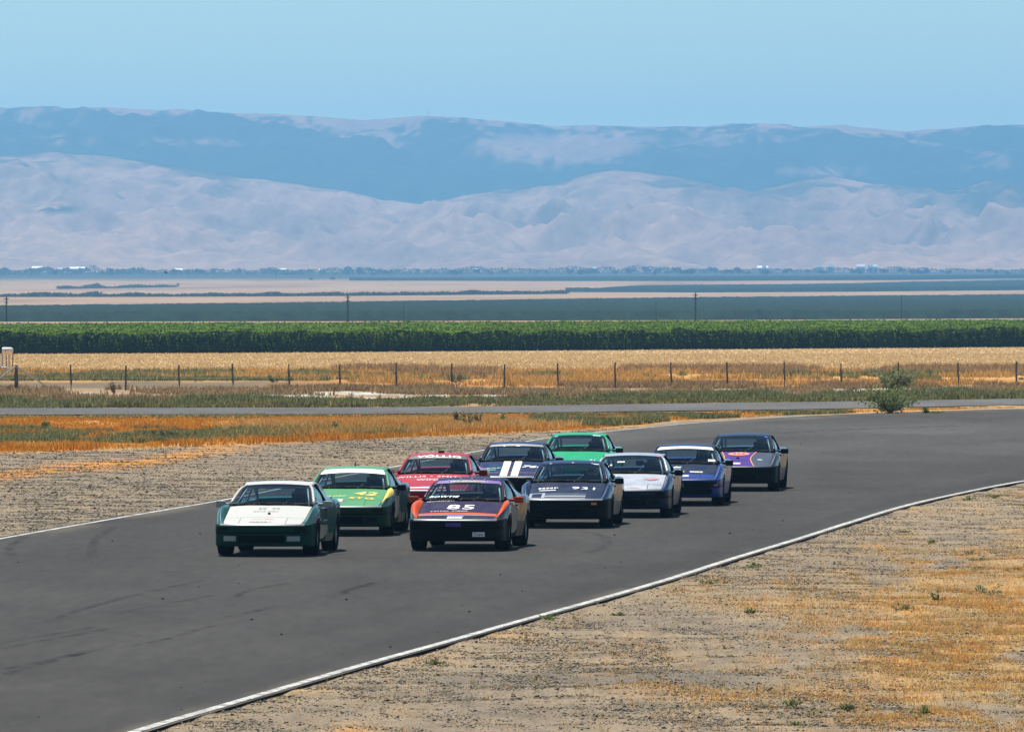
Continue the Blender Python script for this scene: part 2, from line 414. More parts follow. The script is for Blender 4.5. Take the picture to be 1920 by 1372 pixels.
# tyre marks
skids = [([(0, 1222), (80, 1205), (170, 1190), (200, 1183)], .22), ([(0, 1210), (60, 1200), (140, 1186), (175, 1180)], .16), ([(0, 1260), (70, 1248), (130, 1234), (180, 1221)], .3), ([(10, 1268), (90, 1246), (160, 1228)], .2),
    ([(230, 1218), (300, 1205), (380, 1182), (430, 1172)], .18), ([(90, 1170), (150, 1148), (250, 1120), (380, 1092)], .2), ([(220, 1155), (290, 1140), (400, 1120)], .18), ([(440, 1123), (470, 1110), (505, 1103), (540, 1097)], .2), ([(410, 1165), (470, 1152), (520, 1140)], .25),
    ([(0, 1098), (100, 1078), (180, 1066), (260, 1054), (340, 1040), (420, 1022)], .05), ([(620, 1125), (650, 1112), (690, 1100), (720, 1092)], .25), ([(640, 1120), (660, 1108), (700, 1096)], .15), ([(740, 1115), (800, 1110), (890, 1096)], .2),
    ([(1090, 1000), (1125, 1006), (1138, 1018), (1130, 1030), (1100, 1040)], .25), ([(300, 1078), (340, 1076)], .2), ([(485, 1076), (510, 1073)], .2), ([(175, 1050), (172, 1030), (185, 1010), (215, 992)], .25), ([(20, 1045), (18, 1030), (50, 1008)], .25),
    ([(830, 980), (1000, 960), (1300, 905)], .5), ([(1250, 830), (1500, 812), (1800, 800)], 1.4)]
for pts, wd in skids:
    q = resample(smooth_pts([at(*p) for p in pts]), 40); s_ = strip('tyre_mark', q, wd * .7, .036 + .0006 * skids.index((pts, wd)), M_SKID)

# ------------------------------------------------------------------ hills (grown as one height field)
def hills():
    FB = poly([(-2500, 330), (-1200, 300), (-500, 310), (0, 292), (100, 283), (200, 292), (350, 314), (480, 333), (560, 343), (650, 358), (720, 374), (800, 384), (870, 366), (960, 356), (1050, 340), (1110, 322), (1150, 316), (1200, 318), (1260, 328), (1330, 345), (1400, 358), (1440, 350), (1500, 334), (1560, 330), (1640, 346), (1700, 352), (1780, 360), (1850, 335), (1920, 350), (2300, 330), (3000, 350), (4500, 340)])
    SK = poly([(-3500, 235), (-2000, 215), (-1000, 225), (-500, 208), (0, 205), (100, 203), (200, 202), (320, 207), (420, 212), (520, 214), (600, 219), (680, 226), (740, 221), (800, 218), (870, 221), (950, 228), (1040, 237), (1100, 235), (1230, 238), (1320, 238), (1420, 234), (1500, 238), (1570, 235), (1640, 241), (1700, 248), (1760, 245), (1830, 237), (1920, 234), (2300, 228), (3000, 240), (4500, 225)])
    Yb, Y1, Yv, Y2 = 9300., 12200., 12900., 15200.
    Yr = np.concatenate([np.linspace(9200, 12500, 200), np.linspace(12520, 15400, 130), np.linspace(15500, 17500, 8)]); Xr = np.linspace(-3200, 3200, 1000)
    Xh, Yh = np.meshgrid(Xr, Yr)
    z1 = CAMH + (HOR - FB(960 + Xh * F / Y1)) / F * Y1; z2 = CAMH + (HOR - SK(960 + Xh * F / Y2)) / F * Y2
    t1 = np.clip((Yh - Yb) / (Y1 - Yb), 0, 1)
    front = -3 + (z1 + 3) * (.10 * t1 + .9 * t1 ** 1.5)
    # folds running down the slope
    wx = Xh + 260 * (fbm(Xh / 500, Yh / 700, 3, 5) - .5) + (Yh - Yb) * .35
    rid = 1 - np.abs(2 * fbm(wx / 230, Yh / 900, 3, 15) - 1) * 2.2
    rid2 = 1 - np.abs(2 * fbm((Xh - (Yh - Yb) * .2) / 95, Yh / 330, 3, 25) - 1) * 2
    rid3 = 1 - np.abs(2 * fbm((Xh + (Yh - Yb) * .1) / 38, Yh / 120, 3, 29) - 1) * 2
    am = np.sin(np.pi * np.clip(t1, 0, 1)) ** .8
    front = front + am * (rid * 42 + rid2 * 24 + rid3 * 8 - 30)
    zv = z1 - 60
    t2 = np.clip((Yh - Yv) / (Y2 - Yv), 0, 1)
    back = zv + (z2 - zv) * (t2 ** .85)
    am2 = np.sin(np.pi * np.clip(t2, 0, 1)) ** .7
    ridb = 1 - np.abs(2 * fbm((Xh + Yh * .3) / 330, Yh / 900, 4, 35) - 1) * 2.2
    ridb2 = 1 - np.abs(2 * fbm((Xh - Yh * .2) / 110, Yh / 350, 3, 45) - 1) * 2
    back = back + am2 * (ridb * 40 + ridb2 * 16 - 20)
    tv = sm(Y1, Yv, Yh)
    Z = np.where(Yh <= Y1, front, np.where(Yh <= Yv, front * (1 - tv) + zv * tv, back))
    Z = np.where(Yh > Y2, z2 - (Yh - Y2) * .08, Z)
    Z = Z + (fbm(Xh / 14, Yh / 40, 3, 61) - .5) * 2.2 * sm(9400, 10000, Yh)
    me = gridmesh('hills', Xh, Yh, Z)
    # vegetation: scrub on the upper wall, straw on foothills, crest bare
    tan = np.array([.37, .235, .165]); tan2 = np.array([.23, .16, .13]); scrub = np.array([.035, .055, .04]); wood = np.array([.025, .045, .035])
    n1 = fbm(Xh / 180, Yh / 420, 5, 91); n2 = fbm(Xh / 40, Yh / 110, 4, 95)
    m = np.where(Yh > Y1 - 40, 1.0, 0.0)
    crest = sm(Y2 - 300, Y2 - 60, Yh + (n1 - .5) * 900 + (fbm(Xh / 16, Yh / 60, 3, 111) - .5) * 700)
    m = m * (1 - crest * .95)
    patch = sm(.53, .66, n1 * .5 + n2 * .5) * sm(Yv + 1300, Y2 - 300, Yh + (n1 - .5) * 400) * .8
    ppb = 960 + Xh * F / Yh; pyb = HOR + (CAMH - Z) * F / Yh
    tp2 = 1.1 * np.exp(-(((ppb - 1040) / 190) ** 2 + ((pyb - 282) / 34) ** 2)) + .8 * np.exp(-(((ppb - 1540) / 110) ** 2 + ((pyb - 322) / 14) ** 2)) + .6 * np.exp(-(((ppb - 1300) / 400) ** 2 + ((pyb - 262) / 12) ** 2)) + .7 * np.exp(-(((ppb - 380) / 160) ** 2 + ((pyb - 268) / 14) ** 2)) + .6 * np.exp(-(((ppb - 1860) / 120) ** 2 + ((pyb - 300) / 30) ** 2)) + .5 * np.exp(-(((ppb - 90) / 130) ** 2 + ((pyb - 262) / 16) ** 2))
    n3 = fbm(Xh / 16, Yh / 60, 3, 111)
    patch = np.maximum(patch * sm(.35, .6, n3 * .6 + n2 * .4), sm(.42, .62, tp2 * .35 + n2 * .25 + n3 * .30) * .8 * sm(.15, .5, tp2))
    crest = crest * sm(.25, .55, n3 * .5 + n1 * .3 + crest * .3)
    m = m * (1 - patch)
    oak = np.maximum(sm(.58, .68, n1 * .5 + n2 * .5) * sm(10300, 11600, Yh) * .6, sm(.40, .62, n1 * .7 + n2 * .3 - sm(12200, 11200, Yh + (n1 - .5) * 1500) * .25) * .75 * sm(10900, 11900, Yh + (n2 - .5) * 600)) * (Yh < Y1)
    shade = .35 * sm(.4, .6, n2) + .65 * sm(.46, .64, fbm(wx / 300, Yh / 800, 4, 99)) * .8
    pxf = 960 + Xh * F / Yh
    fade = np.maximum.reduce([sm(300, 60, pxf), np.exp(-((pxf - 980) / 150) ** 2), .8 * np.exp(-((pxf - 1420) / 60) ** 2), sm(1640, 1760, pxf)])
    oak = np.maximum(oak, fade * sm(10300, 12000, Yh + (n1 - .5) * 1800) * sm(.33, .6, n1 * .35 + n2 * .35 + fbm(Xh / 16, Yh / 60, 3, 111) * .3) * .9 * (Yh < Y1))
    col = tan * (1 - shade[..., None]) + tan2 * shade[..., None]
    pp = 960 + Xh * F / Yh
    pyh = HOR + (CAMH - Z) * F / Yh
    grove = np.exp(-(((pp - 110) / 50) ** 2 + ((pyh - 392) / 7) ** 2)) * (n2 > .42)
    mm = np.clip(np.maximum.reduce([m, oak, grove * 1.2]), 0, 1)[..., None]
    col = col * (1 - mm) + scrub * mm
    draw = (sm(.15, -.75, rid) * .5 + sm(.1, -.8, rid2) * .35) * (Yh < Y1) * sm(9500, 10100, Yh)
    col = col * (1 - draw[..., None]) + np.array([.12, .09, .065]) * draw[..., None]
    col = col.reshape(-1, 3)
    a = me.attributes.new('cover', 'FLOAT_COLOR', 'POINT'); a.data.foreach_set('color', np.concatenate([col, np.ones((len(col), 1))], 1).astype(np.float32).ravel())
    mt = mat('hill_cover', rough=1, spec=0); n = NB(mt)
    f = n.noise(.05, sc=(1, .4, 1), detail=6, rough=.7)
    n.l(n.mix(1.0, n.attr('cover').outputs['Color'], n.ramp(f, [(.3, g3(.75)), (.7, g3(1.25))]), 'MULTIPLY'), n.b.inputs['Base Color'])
    tag(link('hills', me, mt), kind='structure')
    return me
hills()

# ------------------------------------------------------------------ vegetation builders
def set_tint(me, T):
    T = np.asarray(T, np.float32)
    if T.ndim == 1: T = np.stack([T, T, T], -1)
    a = me.attributes.new('tint', 'FLOAT_COLOR', 'POINT'); a.data.foreach_set('color', np.concatenate([T, np.ones((len(T), 1), np.float32)], 1).ravel())
def blades(name, X, Y, Z, H, W_, m, per=3, lean=.45, label=None, kind='stuff', parent=None, tint=None, cat=None):
    """grass tufts: every tuft is a few bent blades of two triangles"""
    n = len(X); X = np.repeat(X, per); Y = np.repeat(Y, per); Z = np.repeat(Z, per); H = np.repeat(H, per) * RNG.uniform(.55, 1.1, n * per); W_ = np.repeat(W_, per)
    a = RNG.uniform(0, 2 * np.pi, n * per); ld = RNG.uniform(0, 2 * np.pi, n * per); L = RNG.uniform(.1, lean, n * per) * H
    X = X + RNG.normal(0, .05, n * per) ; Y = Y + RNG.normal(0, .05, n * per)
    ca_, sa_ = np.cos(a) * W_ / 2, np.sin(a) * W_ / 2
    b0 = np.stack([X - ca_, Y - sa_, Z - .02], -1); b1 = np.stack([X + ca_, Y + sa_, Z - .02], -1)
    mx = X + np.cos(ld) * L * .3; my = Y + np.sin(ld) * L * .3
    c0 = np.stack([mx - ca_ * .7, my - sa_ * .7, Z + H * .55], -1); c1 = np.stack([mx + ca_ * .7, my + sa_ * .7, Z + H * .55], -1)
    tp = np.stack([X + np.cos(ld) * L, Y + np.sin(ld) * L, Z + H], -1)
    V = np.stack([b0, b1, c1, c0, tp], 1).reshape(-1, 3); N = n * per; i = np.arange(N) * 5
    Ft = np.concatenate([np.stack([i, i + 1, i + 2], -1), np.stack([i, i + 2, i + 3], -1), np.stack([i + 3, i + 2, i + 4], -1)])
    me = mesh_np(name, V, Ft)
    t = RNG.uniform(.65, 1.3, N) if tint is None else np.repeat(tint, per, axis=0) * RNG.uniform(.75, 1.2, N)[:, None] if np.ndim(tint) == 2 else np.repeat(tint, per) * RNG.uniform(.75, 1.2, N)
    set_tint(me, np.repeat(t, 5, axis=0))
    o = link(name, me, m, parent)
    if label or kind: tag(o, label, cat, None, kind)
    return o
def scatter(n, pxr, pyr, fn):
    """points on the ground inside a window of photo coordinates, kept where fn(px, py, X, Y) > random"""
    px = RNG.uniform(*pxr, n * 4); Y0 = depth(pyr[1]); Y1 = depth(pyr[0])
    Yq = RNG.uniform(Y0, Y1, n * 4); Xq = (px - 960) / F * Yq * 1.0
    py = HOR + (CAMH - gz(Yq)) * F / Yq
    k = fn(px, py, Xq, Yq) > RNG.random(n * 4)
    Xq, Yq, px, py = Xq[k][:n], Yq[k][:n], px[k][:n], py[k][:n]
    return Xq, Yq, px, py
def gzv(X, Y):
    i = np.clip(np.searchsorted(ys, Y) - 1, 0, len(ys) - 2); j = np.clip(((X - xs[0]) / .25).astype(int), 0, len(xs) - 2); return GZ[i, j]

M_DRY = make_leafy('dry_grass', [(.3, (.50, .26, .06)), (.5, (.60, .37, .12)), (.7, (.64, .46, .21))], .8)
M_RUST = make_leafy('rust_grass', [(.3, (.50, .21, .03)), (.5, (.60, .28, .045)), (.7, (.64, .38, .10))], .5)
M_STRAW = make_leafy('straw', [(.3, (.60, .42, .20)), (.7, (.70, .52, .28))], .3)
M_WEED = make_leafy('green_weed', [(.3, (.15, .165, .07)), (.55, (.23, .235, .105)), (.75, (.34, .30, .14))], 1.5)
M_BROWN = make_leafy('brown_weed', [(.3, (.26, .17, .09)), (.6, (.40, .27, .14)), (.8, (.30, .25, .12))], 1.0)
M_LEAF = make_leafy('bush_leaf', [(.3, (.15, .18, .06)), (.7, (.26, .28, .11))], 2.5)

# left verge and beyond: bands of grass
ge = poly([(-300, 860), (0, 848), (200, 842), (440, 834), (760, 820), (1060, 807), (1150, 800), (1300, 786), (1500, 778), (1700, 770), (1920, 763), (2300, 757)])
nearroad = poly([(-300, 780), (0, 780), (640, 778.5), (960, 776), (1300, 772), (1600, 768), (1920, 761.5), (2300, 755)])
def in_grass(px, py, X, Y): return ((py < ge(px)) & (py > nearroad(px) + 1)) * (.25 + .75 * sm(.35, .6, fbm(X * .5, Y * .12, 4, 21)))
X, Y, qx, qy = scatter(52000, (-150, 2100), (757, 858), in_grass)
Hh = np.minimum(.06 + .18 * sm(.35, .75, fbm(X * .4, Y * .15, 4, 41)) ** 1.5, .03 + (qy - nearroad(qx)) / 56 * .5)
blades('rust_grass', X, Y, gzv(X, Y), Hh, np.full(len(X), .03), M_RUST, 3, label='orange dry grass between the race track and the service road')
# tall blond stand behind the centre of the track
X, Y, qx, qy = scatter(16000, (380, 1500), (778, 822), lambda px, py, X, Y: (py < ge(px) - 4) * (py > nearroad(px) + 1) * sm(380, 760, px) * sm(.42, .6, fbm(X * .3, Y * .1, 3, 44)))
blades('blond_grass', X, Y, gzv(X, Y), np.minimum(.15 + .2 * RNG.random(len(X)), .02 + (qy - nearroad(qx)) / 56 * .55), np.full(len(X), .025), M_DRY, 3, label='tall blond grass standing behind the pack of cars')
# green weed bands
def wb(px, py, X, Y):
    up = np.interp(px, [0, 640, 700], [806, 808, 812]); lo = np.interp(px, [-200, 0, 640, 760], [842, 836, 824, 818])
    a = (py > up) & (py < lo) & (px < 760)
    return a * sm(.30, .5, fbm(X * .35, Y * .2, 3, 61) + sm(200, 0, px) * .2)
X, Y, qx, qy = scatter(17000, (-150, 760), (804, 842), wb)
blades('green_weed_band', X, Y, gzv(X, Y), .07 + .16 * RNG.random(len(X)), np.full(len(X), .05), M_WEED, 4, .8, label='green weeds growing in the dry ditch left of the track')
X, Y, qx, qy = scatter(9000, (1000, 1600), (770, 800), lambda px, py, X, Y: (py < ge(px)) * (py > nearroad(px) + 2) * sm(.46, .56, fbm(X * .5, Y * .2, 3, 66)))
blades('green_weed_band', X, Y, gzv(X, Y), np.minimum(.1 + .2 * RNG.random(len(X)), .03 + (qy - nearroad(qx)) / 56 * .8), np.full(len(X), .05), M_WEED, 4, .8, label='green weeds in the dry grass behind the bright green car')
X, Y, qx, qy = scatter(5000, (-150, 2100), (757, 786), lambda px, py, X, Y: (np.abs(py - nearroad(px) - 3) < 3) * sm(1500, 300, px) * .9)
blades('roadside_weed', X, Y, gzv(X, Y), .04 + .08 * RNG.random(len(X)), np.full(len(X), .05), M_WEED, 4, .9, label='low green weeds along the near edge of the service road')
farroad = poly([(-300, 768), (0, 766), (640, 764.5), (960, 761.5), (1300, 756.5), (1600, 753), (1920, 748), (2300, 742)])
X, Y, qx, qy = scatter(34000, (-150, 2100), (735, 768), lambda px, py, X, Y: (py < farroad(px) - .5) * (py > farroad(px) - 13) * sm(.27, .5, fbm(X * .3, Y * .08, 3, 71) + .08 * sm(1300, 300, px)))
blades('green_weed_verge', X, Y, gzv(X, Y), .08 + .30 * RNG.random(len(X)) * sm(.3, .7, fbm(X * .5, Y * .2, 2, 72)), np.full(len(X), .06), M_WEED, 4, .6, label='dull green weeds along the far side of the service road')
X, Y, qx, qy = scatter(24000, (-150, 2100), (722, 758), lambda px, py, X, Y: (py < farroad(px) - 12) * (py > farroad(px) - 36) * sm(.47, .66, fbm(X * .4, Y * .1, 3, 75)))
blades('brown_scrub', X, Y, gzv(X, Y), .08 + .22 * RNG.random(len(X)), np.full(len(X), .05), M_BROWN, 4, .7, label='reddish brown dried scrub at the foot of the fence')
# weeds behind the fence
X, Y, qx, qy = scatter(12000, (-150, 2100), (697, 716), lambda px, py, X, Y: (py < 714) * (py > 703) * np.maximum(sm(.36, .46, fbm(X * .3, Y * .05, 3, 79)) * sm(640, 560, px), sm(.56, .64, fbm(X * .35, Y * .05, 3, 78)) * .8))
blades('green_weed_path', X, Y, gzv(X, Y), .12 + .35 * sm(.3, .7, fbm(X * .4, Y * .1, 2, 73)) * RNG.random(len(X)), np.full(len(X), .07), M_WEED, 4, .7, label='green weeds between the dirt path and the straw field')
X, Y, qx, qy = scatter(20000, (-150, 2100), (690, 724), lambda px, py, X, Y: (py < np.interp(px, [0, 420, 900, 1920], [708, 710, 724, 722])) * (py > 696) * sm(.38, .55, fbm(X * .25, Y * .05, 3, 85)))
blades('orange_grass', X, Y, gzv(X, Y), .10 + .25 * RNG.random(len(X)), np.full(len(X), .05), M_DRY, 3, label='orange dry grass at the near edge of the straw field')
X, Y, qx, qy = scatter(8000, (600, 2100), (692, 712), lambda px, py, X, Y: sm(.52, .60, fbm(X * .2, Y * .03, 3, 88)) * 1.0)
blades('brown_scrub_field', X, Y, gzv(X, Y), .2 + .3 * RNG.random(len(X)), np.full(len(X), .05), M_BROWN, 4, .7, label='brown scrub scattered over the near edge of the straw field')
# straw field stubble
_a, _b = at(0, 664), at(1920, 651); VDY = (_b.y - _a.y) / (_b.x - _a.x); VY0 = _a.y - _a.x * VDY
X, Y, qx, qy = scatter(75000, (-150, 2100), (648, 700), lambda px, py, X, Y: np.full(px.shape, .8))
k = Y < VY0 + X * VDY - 1.2; X, Y = X[k], Y[k]
blades('straw_stubble', X, Y, gz(Y), .04 + .09 * RNG.random(len(X)), np.full(len(X), .06), M_STRAW, 3, .9, label='pale straw field between the fence and the vineyard')
# near right verge
def rv(px, py, X, Y):
    edge = np.interp(py, [900, 960, 1000, 1100, 1200, 1300, 1372, 1500], [1950, 1900, 1830, 1650, 1330, 1260, 1500, 1500])
    w1 = (fbm(X * .35, Y * .06, 4, 3) - .5); w2 = (fbm(X * 1.3, Y * .22, 4, 9) - .5)
    g = sm(-380, 620, px - edge - 90 + w1 * 900 + w2 * 420) * sm(.40, .62, fbm(X * 2.6, Y * .5, 4, 33) * .55 + fbm(X * .8, Y * .15, 5, 21) * .45 + .08)
    return np.where(py > Rfn(px) + 12, np.maximum(g, .03), 0)
X, Y, qx, qy = scatter(75000, (300, 2100), (900, 1400), rv)
tn = np.stack([RNG.uniform(.8, 1.25, len(X)), RNG.uniform(.8, 1.2, len(X)), RNG.uniform(.7, 1.3, len(X))], -1)
blades('dry_verge_grass', X, Y, gzv(X, Y), .015 + .06 * RNG.random(len(X)) ** 1.5, np.full(len(X), .009), M_DRY, 3, 1.2, label='short dry grass on the gravel verge in front of the track', tint=tn)

# gravel stones
def stones(name, X, Y, Z, R, m, label):
    n = len(X); base = np.array([[1, 0, 0], [-1, 0, 0], [0, 1, 0], [0, -1, 0], [0, 0, 1], [0, 0, -1]], float)
    ft = np.array([[0, 2, 4], [2, 1, 4], [1, 3, 4], [3, 0, 4], [2, 0, 5], [1, 2, 5], [3, 1, 5], [0, 3, 5]])
    a = RNG.uniform(0, 6.28, n); ca_, sa_ = np.cos(a), np.sin(a)
    B = base[None] * RNG.uniform(.6, 1.2, (n, 6, 1)) * np.array([1, 1.0, .6]); B = B * R[:, None, None]
    Bx = B[..., 0] * ca_[:, None] - B[..., 1] * sa_[:, None]; By = B[..., 0] * sa_[:, None] + B[..., 1] * ca_[:, None]
    V = np.stack([Bx + X[:, None], By + Y[:, None], B[..., 2] + Z[:, None] + R[:, None] * .25], -1).reshape(-1, 3)
    Ft = (ft[None] + (np.arange(n) * 6)[:, None, None]).reshape(-1, 3)
    me = mesh_np(name, V, Ft); t = np.repeat(RNG.choice([.25, .55, .8, 1.0, 1.35, 1.8], n, p=[.16, .18, .24, .22, .14, .06]), 6); set_tint(me, t)
    return tag(link(name, me, m), label, None, None, 'stuff')
M_STONE = make_leafy('gravel_stone', [(.35, (.19, .155, .115)), (.5, (.25, .215, .165)), (.65, (.31, .27, .21))], 4, 0)
X, Y, qx, qy = scatter(110000, (250, 2000), (900, 1400), lambda px, py, X, Y: (py > Rfn(px) + 4) * (.35 + .65 * sm(.4, .6, fbm(X * .7, Y * .12, 4, 91))))
stones('gravel', X, Y, gzv(X, Y), RNG.choice([.007, .011, .016, .028], len(X), p=[.42, .36, .19, .03]), M_STONE, 'loose grey gravel on the verge in front of the track')
X, Y, qx, qy = scatter(70000, (-100, 1200), (800, 1020), lambda px, py, X, Y: (py < Lfn(px) - 4) * (py > ge(px)) * (.45 + .55 * sm(.4, .6, fbm(X * .5, Y * .1, 4, 92))))
stones('gravel', X, Y, gzv(X, Y), RNG.choice([.010, .016, .024, .045], len(X), p=[.50, .37, .115, .015]), M_STONE, 'loose grey gravel on the far shoulder left of the track')
X, Y, qx, qy = scatter(130, (-50, 1950), (790, 1360), lambda px, py, X, Y: (py > Lfn(px) + 5) * (py < Rfn(px) - 8) * np.where(np.abs(py - Rfn(px)) < 60, 1, .25))
stones('track_debris', X, Y, np.full(len(X), .034), RNG.choice([.012, .02, .03], len(X), p=[.4, .4, .2]), mat('rubber_crumb', (.03, .03, .03), .9), 'dark rubber crumbs scattered over the asphalt')

# single weeds and bushes
def shrub(name, loc, r, h, n, m, label, cat, group=None, leaf=.05, stem_m=None, squash=1.0):
    root = empty(name, loc); tag(root, label, cat, group)
    V = []; T = []; st = MB()
    nb = max(5, int(n / 60))
    tips = []
    for k in range(nb):
        a = random.uniform(0, 6.28); q = random.random() ** .6; tip = Vector((math.cos(a) * r * q, math.sin(a) * r * q * squash, h * (1.05 - .55 * q * q) * random.uniform(.7, 1.05)))
        tips.append(tip); st.tube([(0, 0, -.01), tip * .55 + Vector((0, 0, h * .08)), tip], [.012 * h + .002, .006 * h + .001, .001], 4, False)
    for i in range(n):
        tip = random.choice(tips); f = random.uniform(.25, 1.05); p = tip * f + Vector((random.gauss(0, .10) * r, random.gauss(0, .10) * r, random.gauss(0, .07) * h))
        p.z = max(p.z, .005)
        u = Vector((random.gauss(0, 1), random.gauss(0, 1), random.gauss(.3, 1))).normalized() * leaf; v = Vector((random.gauss(0, 1), random.gauss(0, 1), random.gauss(0, 1))).normalized() * leaf * .45
        V += [p - u * .5, p + v, p + u * .5, p - v]; T += [random.uniform(.6, 1.4)] * 4
    Fq = np.arange(4 * n).reshape(-1, 4); me = mesh_np('foliage', [tuple(v) for v in V], Fq); set_tint(me, np.array(T))
    link('foliage', me, m, root); link('stem', st.mesh('stem'), stem_m or M_BROWN_S, root)
    return root
M_BROWN_S = mat('stem_brown', (.16, .11, .06), .9)
p = at(1668, 776); shrub('roadside_bush', p, 1.15, .98, 1400, M_LEAF, 'large green bush growing at the far edge of the track near the bend', 'bush', leaf=.10)
p = at(1740, 776); shrub('weed', p, .5, .18, 220, M_LEAF, 'low green weed beside the large green bush at the track edge', 'weed', leaf=.09)
p = at(1672, 731); shrub('tall_weed', p, 1.0, .95, 900, M_WEED, 'greyish green shrub beside the fence behind the large bush', 'shrub', leaf=.12)
M_DARKW = make_leafy('dark_weed', [(.3, (.10, .09, .05)), (.7, (.20, .16, .09))], 2)
for (x, y, r, h, lab, mm) in [(305, 826, .45, .40, 'dark brown clump in the green weed band left of the track', M_DARKW), (215, 738, .22, .65, 'narrow dark seed stalk standing before the dirt path', M_DARKW), (365, 716, .7, .75, 'rounded green shrub behind the fence at the left', M_WEED),
        (878, 806, .30, .85, 'tallest green weed in the orange grass behind the red car', M_WEED), (855, 798, .16, .6, 'slim green weed left of the tallest weed behind the red car', M_WEED), (898, 802, .2, .6, 'slim green weed right of the tallest weed behind the red car', M_WEED), (945, 797, .25, .45, 'short green weed in the orange grass behind the blue striped car', M_WEED), (757, 810, .4, .3, 'low grey green weed at the edge of the orange grass behind the red car', M_DARKW), (800, 812, .3, .22, 'low brownish weed next to the gravel edge behind the red car', M_DARKW),
        (640, 812, .35, .5, 'green weed standing alone in the orange grass above the second green car', M_WEED), (82, 803, .3, .3, 'small green weed in the orange grass left of the track', M_WEED), (860, 718, .5, .5, 'dark scrub bush between two fence posts at the middle', M_DARKW), (515, 717, .35, .45, 'small green shrub beside the fence post left of the middle', M_WEED), (1220, 712, .6, .5, 'grey green shrub at the edge of the straw field', M_WEED)]:
    shrub('weed', at(x, y), r, h * .8, 240, mm, lab, 'weed', 'single weeds behind the track', leaf=.07)
for (x, y, r, h, lab) in [(1025, 1163, .22, .10, 'green weed growing against the white edge line'), (815, 1245, .20, .05, 'flat green weed on the gravel under the white line, lower middle'), (1415, 1064, .25, .10, 'yellowish green weed on the gravel close to the white line'), (1327, 1095, .24, .06, 'flat green weed on the gravel below the white line'), (1860, 934, .35, .12, 'bright green weed by the white line near the right edge'), (1815, 938, .25, .08, 'green weed beside the white line, left of the brightest weed'),
        (1755, 1128, .15, .18, 'upright dark green weed in the orange grass'), (1690, 1146, .22, .13, 'round grey green weed in the orange grass'), (1855, 1115, .40, .16, 'spreading grey green weed in the orange grass, widest of the verge weeds'), (1405, 1153, .10, .10, 'small green weed on bare gravel left of the grass'), (1700, 998, .22, .04, 'flat green weed on grey gravel near the middle of the verge'), (1745, 1018, .12, .07, 'tiny green weed on grey gravel beside the orange grass edge'),
        (1485, 1325, .15, .12, 'green weed in the lowest strip of grass'), (1590, 1333, .17, .08, 'grey green weed low on the verge among pebbles'), (1500, 1370, .15, .10, 'yellow green weed at the lower border of the verge'), (1730, 1340, .2, .12, 'green weed in the lowest right grass'), (1815, 1042, .22, .08, 'grey green weed on the orange grass, upper right'), (1835, 1053, .35, .08, 'spreading low weed under the grey green one, upper right'), (1990 - 90, 1075, .35, .09, 'dark brown dead weed lying in the orange grass at the right'), (1160, 1155, .1, .06, 'tiny weed on the gravel right of the weed on the white line')]:
    shrub('verge_weed', at(x, y), r, h, 150, M_LEAF if 'grey' not in lab and 'dark' not in lab else (M_DARKW if 'brown' in lab else M_WEED), lab, 'weed', 'weeds on the near verge', leaf=.035)

# ------------------------------------------------------------------ fence, corner brace, feeder
M_POST = mat('weathered_post', (.10, .10, .095), .85); n_ = NB(M_POST); n_.l(n_.ramp(n_.noise(30, sc=(1, 1, .2), detail=4), [(.3, (.06, .06, .055)), (.7, (.17, .16, .15))]), n_.b.inputs['Base Color'])
M_WIRE = mat('galvanised_wire', (.35, .35, .35), .5, .7)
M_STEEL = mat('pale_steel', (.45, .48, .5), .5, .4)
fpx = [-180, -76, 30, 133, 235, 336, 437, 542, 637, 743, 847, 945, 1046, 1153, 1259, 1364, 1471, 1577, 1685, 1797, 1905, 2012, 2120]
fence = empty('wire_fence', at(960, 728)); tag(fence, 'wire fence on thin dark posts along the straw field', 'fence')
fl = fence.location.copy(); tops = []
pm = None
for i, x in enumerate(fpx):
    b = at(x, np.interp(x, [0, 1920], [733, 724])); b.z = ground_z(b.x, b.y)
    h = 1.02 * random.uniform(.97, 1.04)
    mb = MB()
    lx, ly = random.uniform(-.03, .03), random.uniform(-.03, .03)
    mb.tube([(0, 0, -.1), (lx * .4 + .012, 0, h * .33), (lx * .7 - .01, ly * .6, h * .66), (lx, ly, h)], [.044, .042, .04, .036] if x != 30 else [.09, .085, .08, .05], 7)
    o = link('fence_post', mb.mesh('fence_post'), M_POST, fence); o.location = b - fl; tops.append(b)
for zz in (.25, .5, .74, .95):
    mb = MB()
    for a, b in zip(tops[:-1], tops[1:]):
        mid = (a + b) / 2 + Vector((0, 0, zz - .02)); mb.tube([a + Vector((0, -.05, zz)) - fl, mid + Vector((0, -.05, 0)) - fl, b + Vector((0, -.05, zz)) - fl], .0025, 4, False)
    link('fence_wire', mb.mesh('fence_wire'), M_WIRE, fence)
c0 = tops[2]; mb = MB(); mb.tube([c0 + Vector((.05, -.12, .93)) - fl, at(95, 731) + Vector((0, -.12, .05)) - fl], .035, 8); link('brace', mb.mesh('brace'), M_STEEL, fence)
mb = MB(); mb.tube([c0 + Vector((-.05, -.12, .93)) - fl, at(-28, 733) + Vector((0, -.12, .05)) - fl], .03, 8); link('brace', mb.mesh('brace'), M_STEEL, fence)
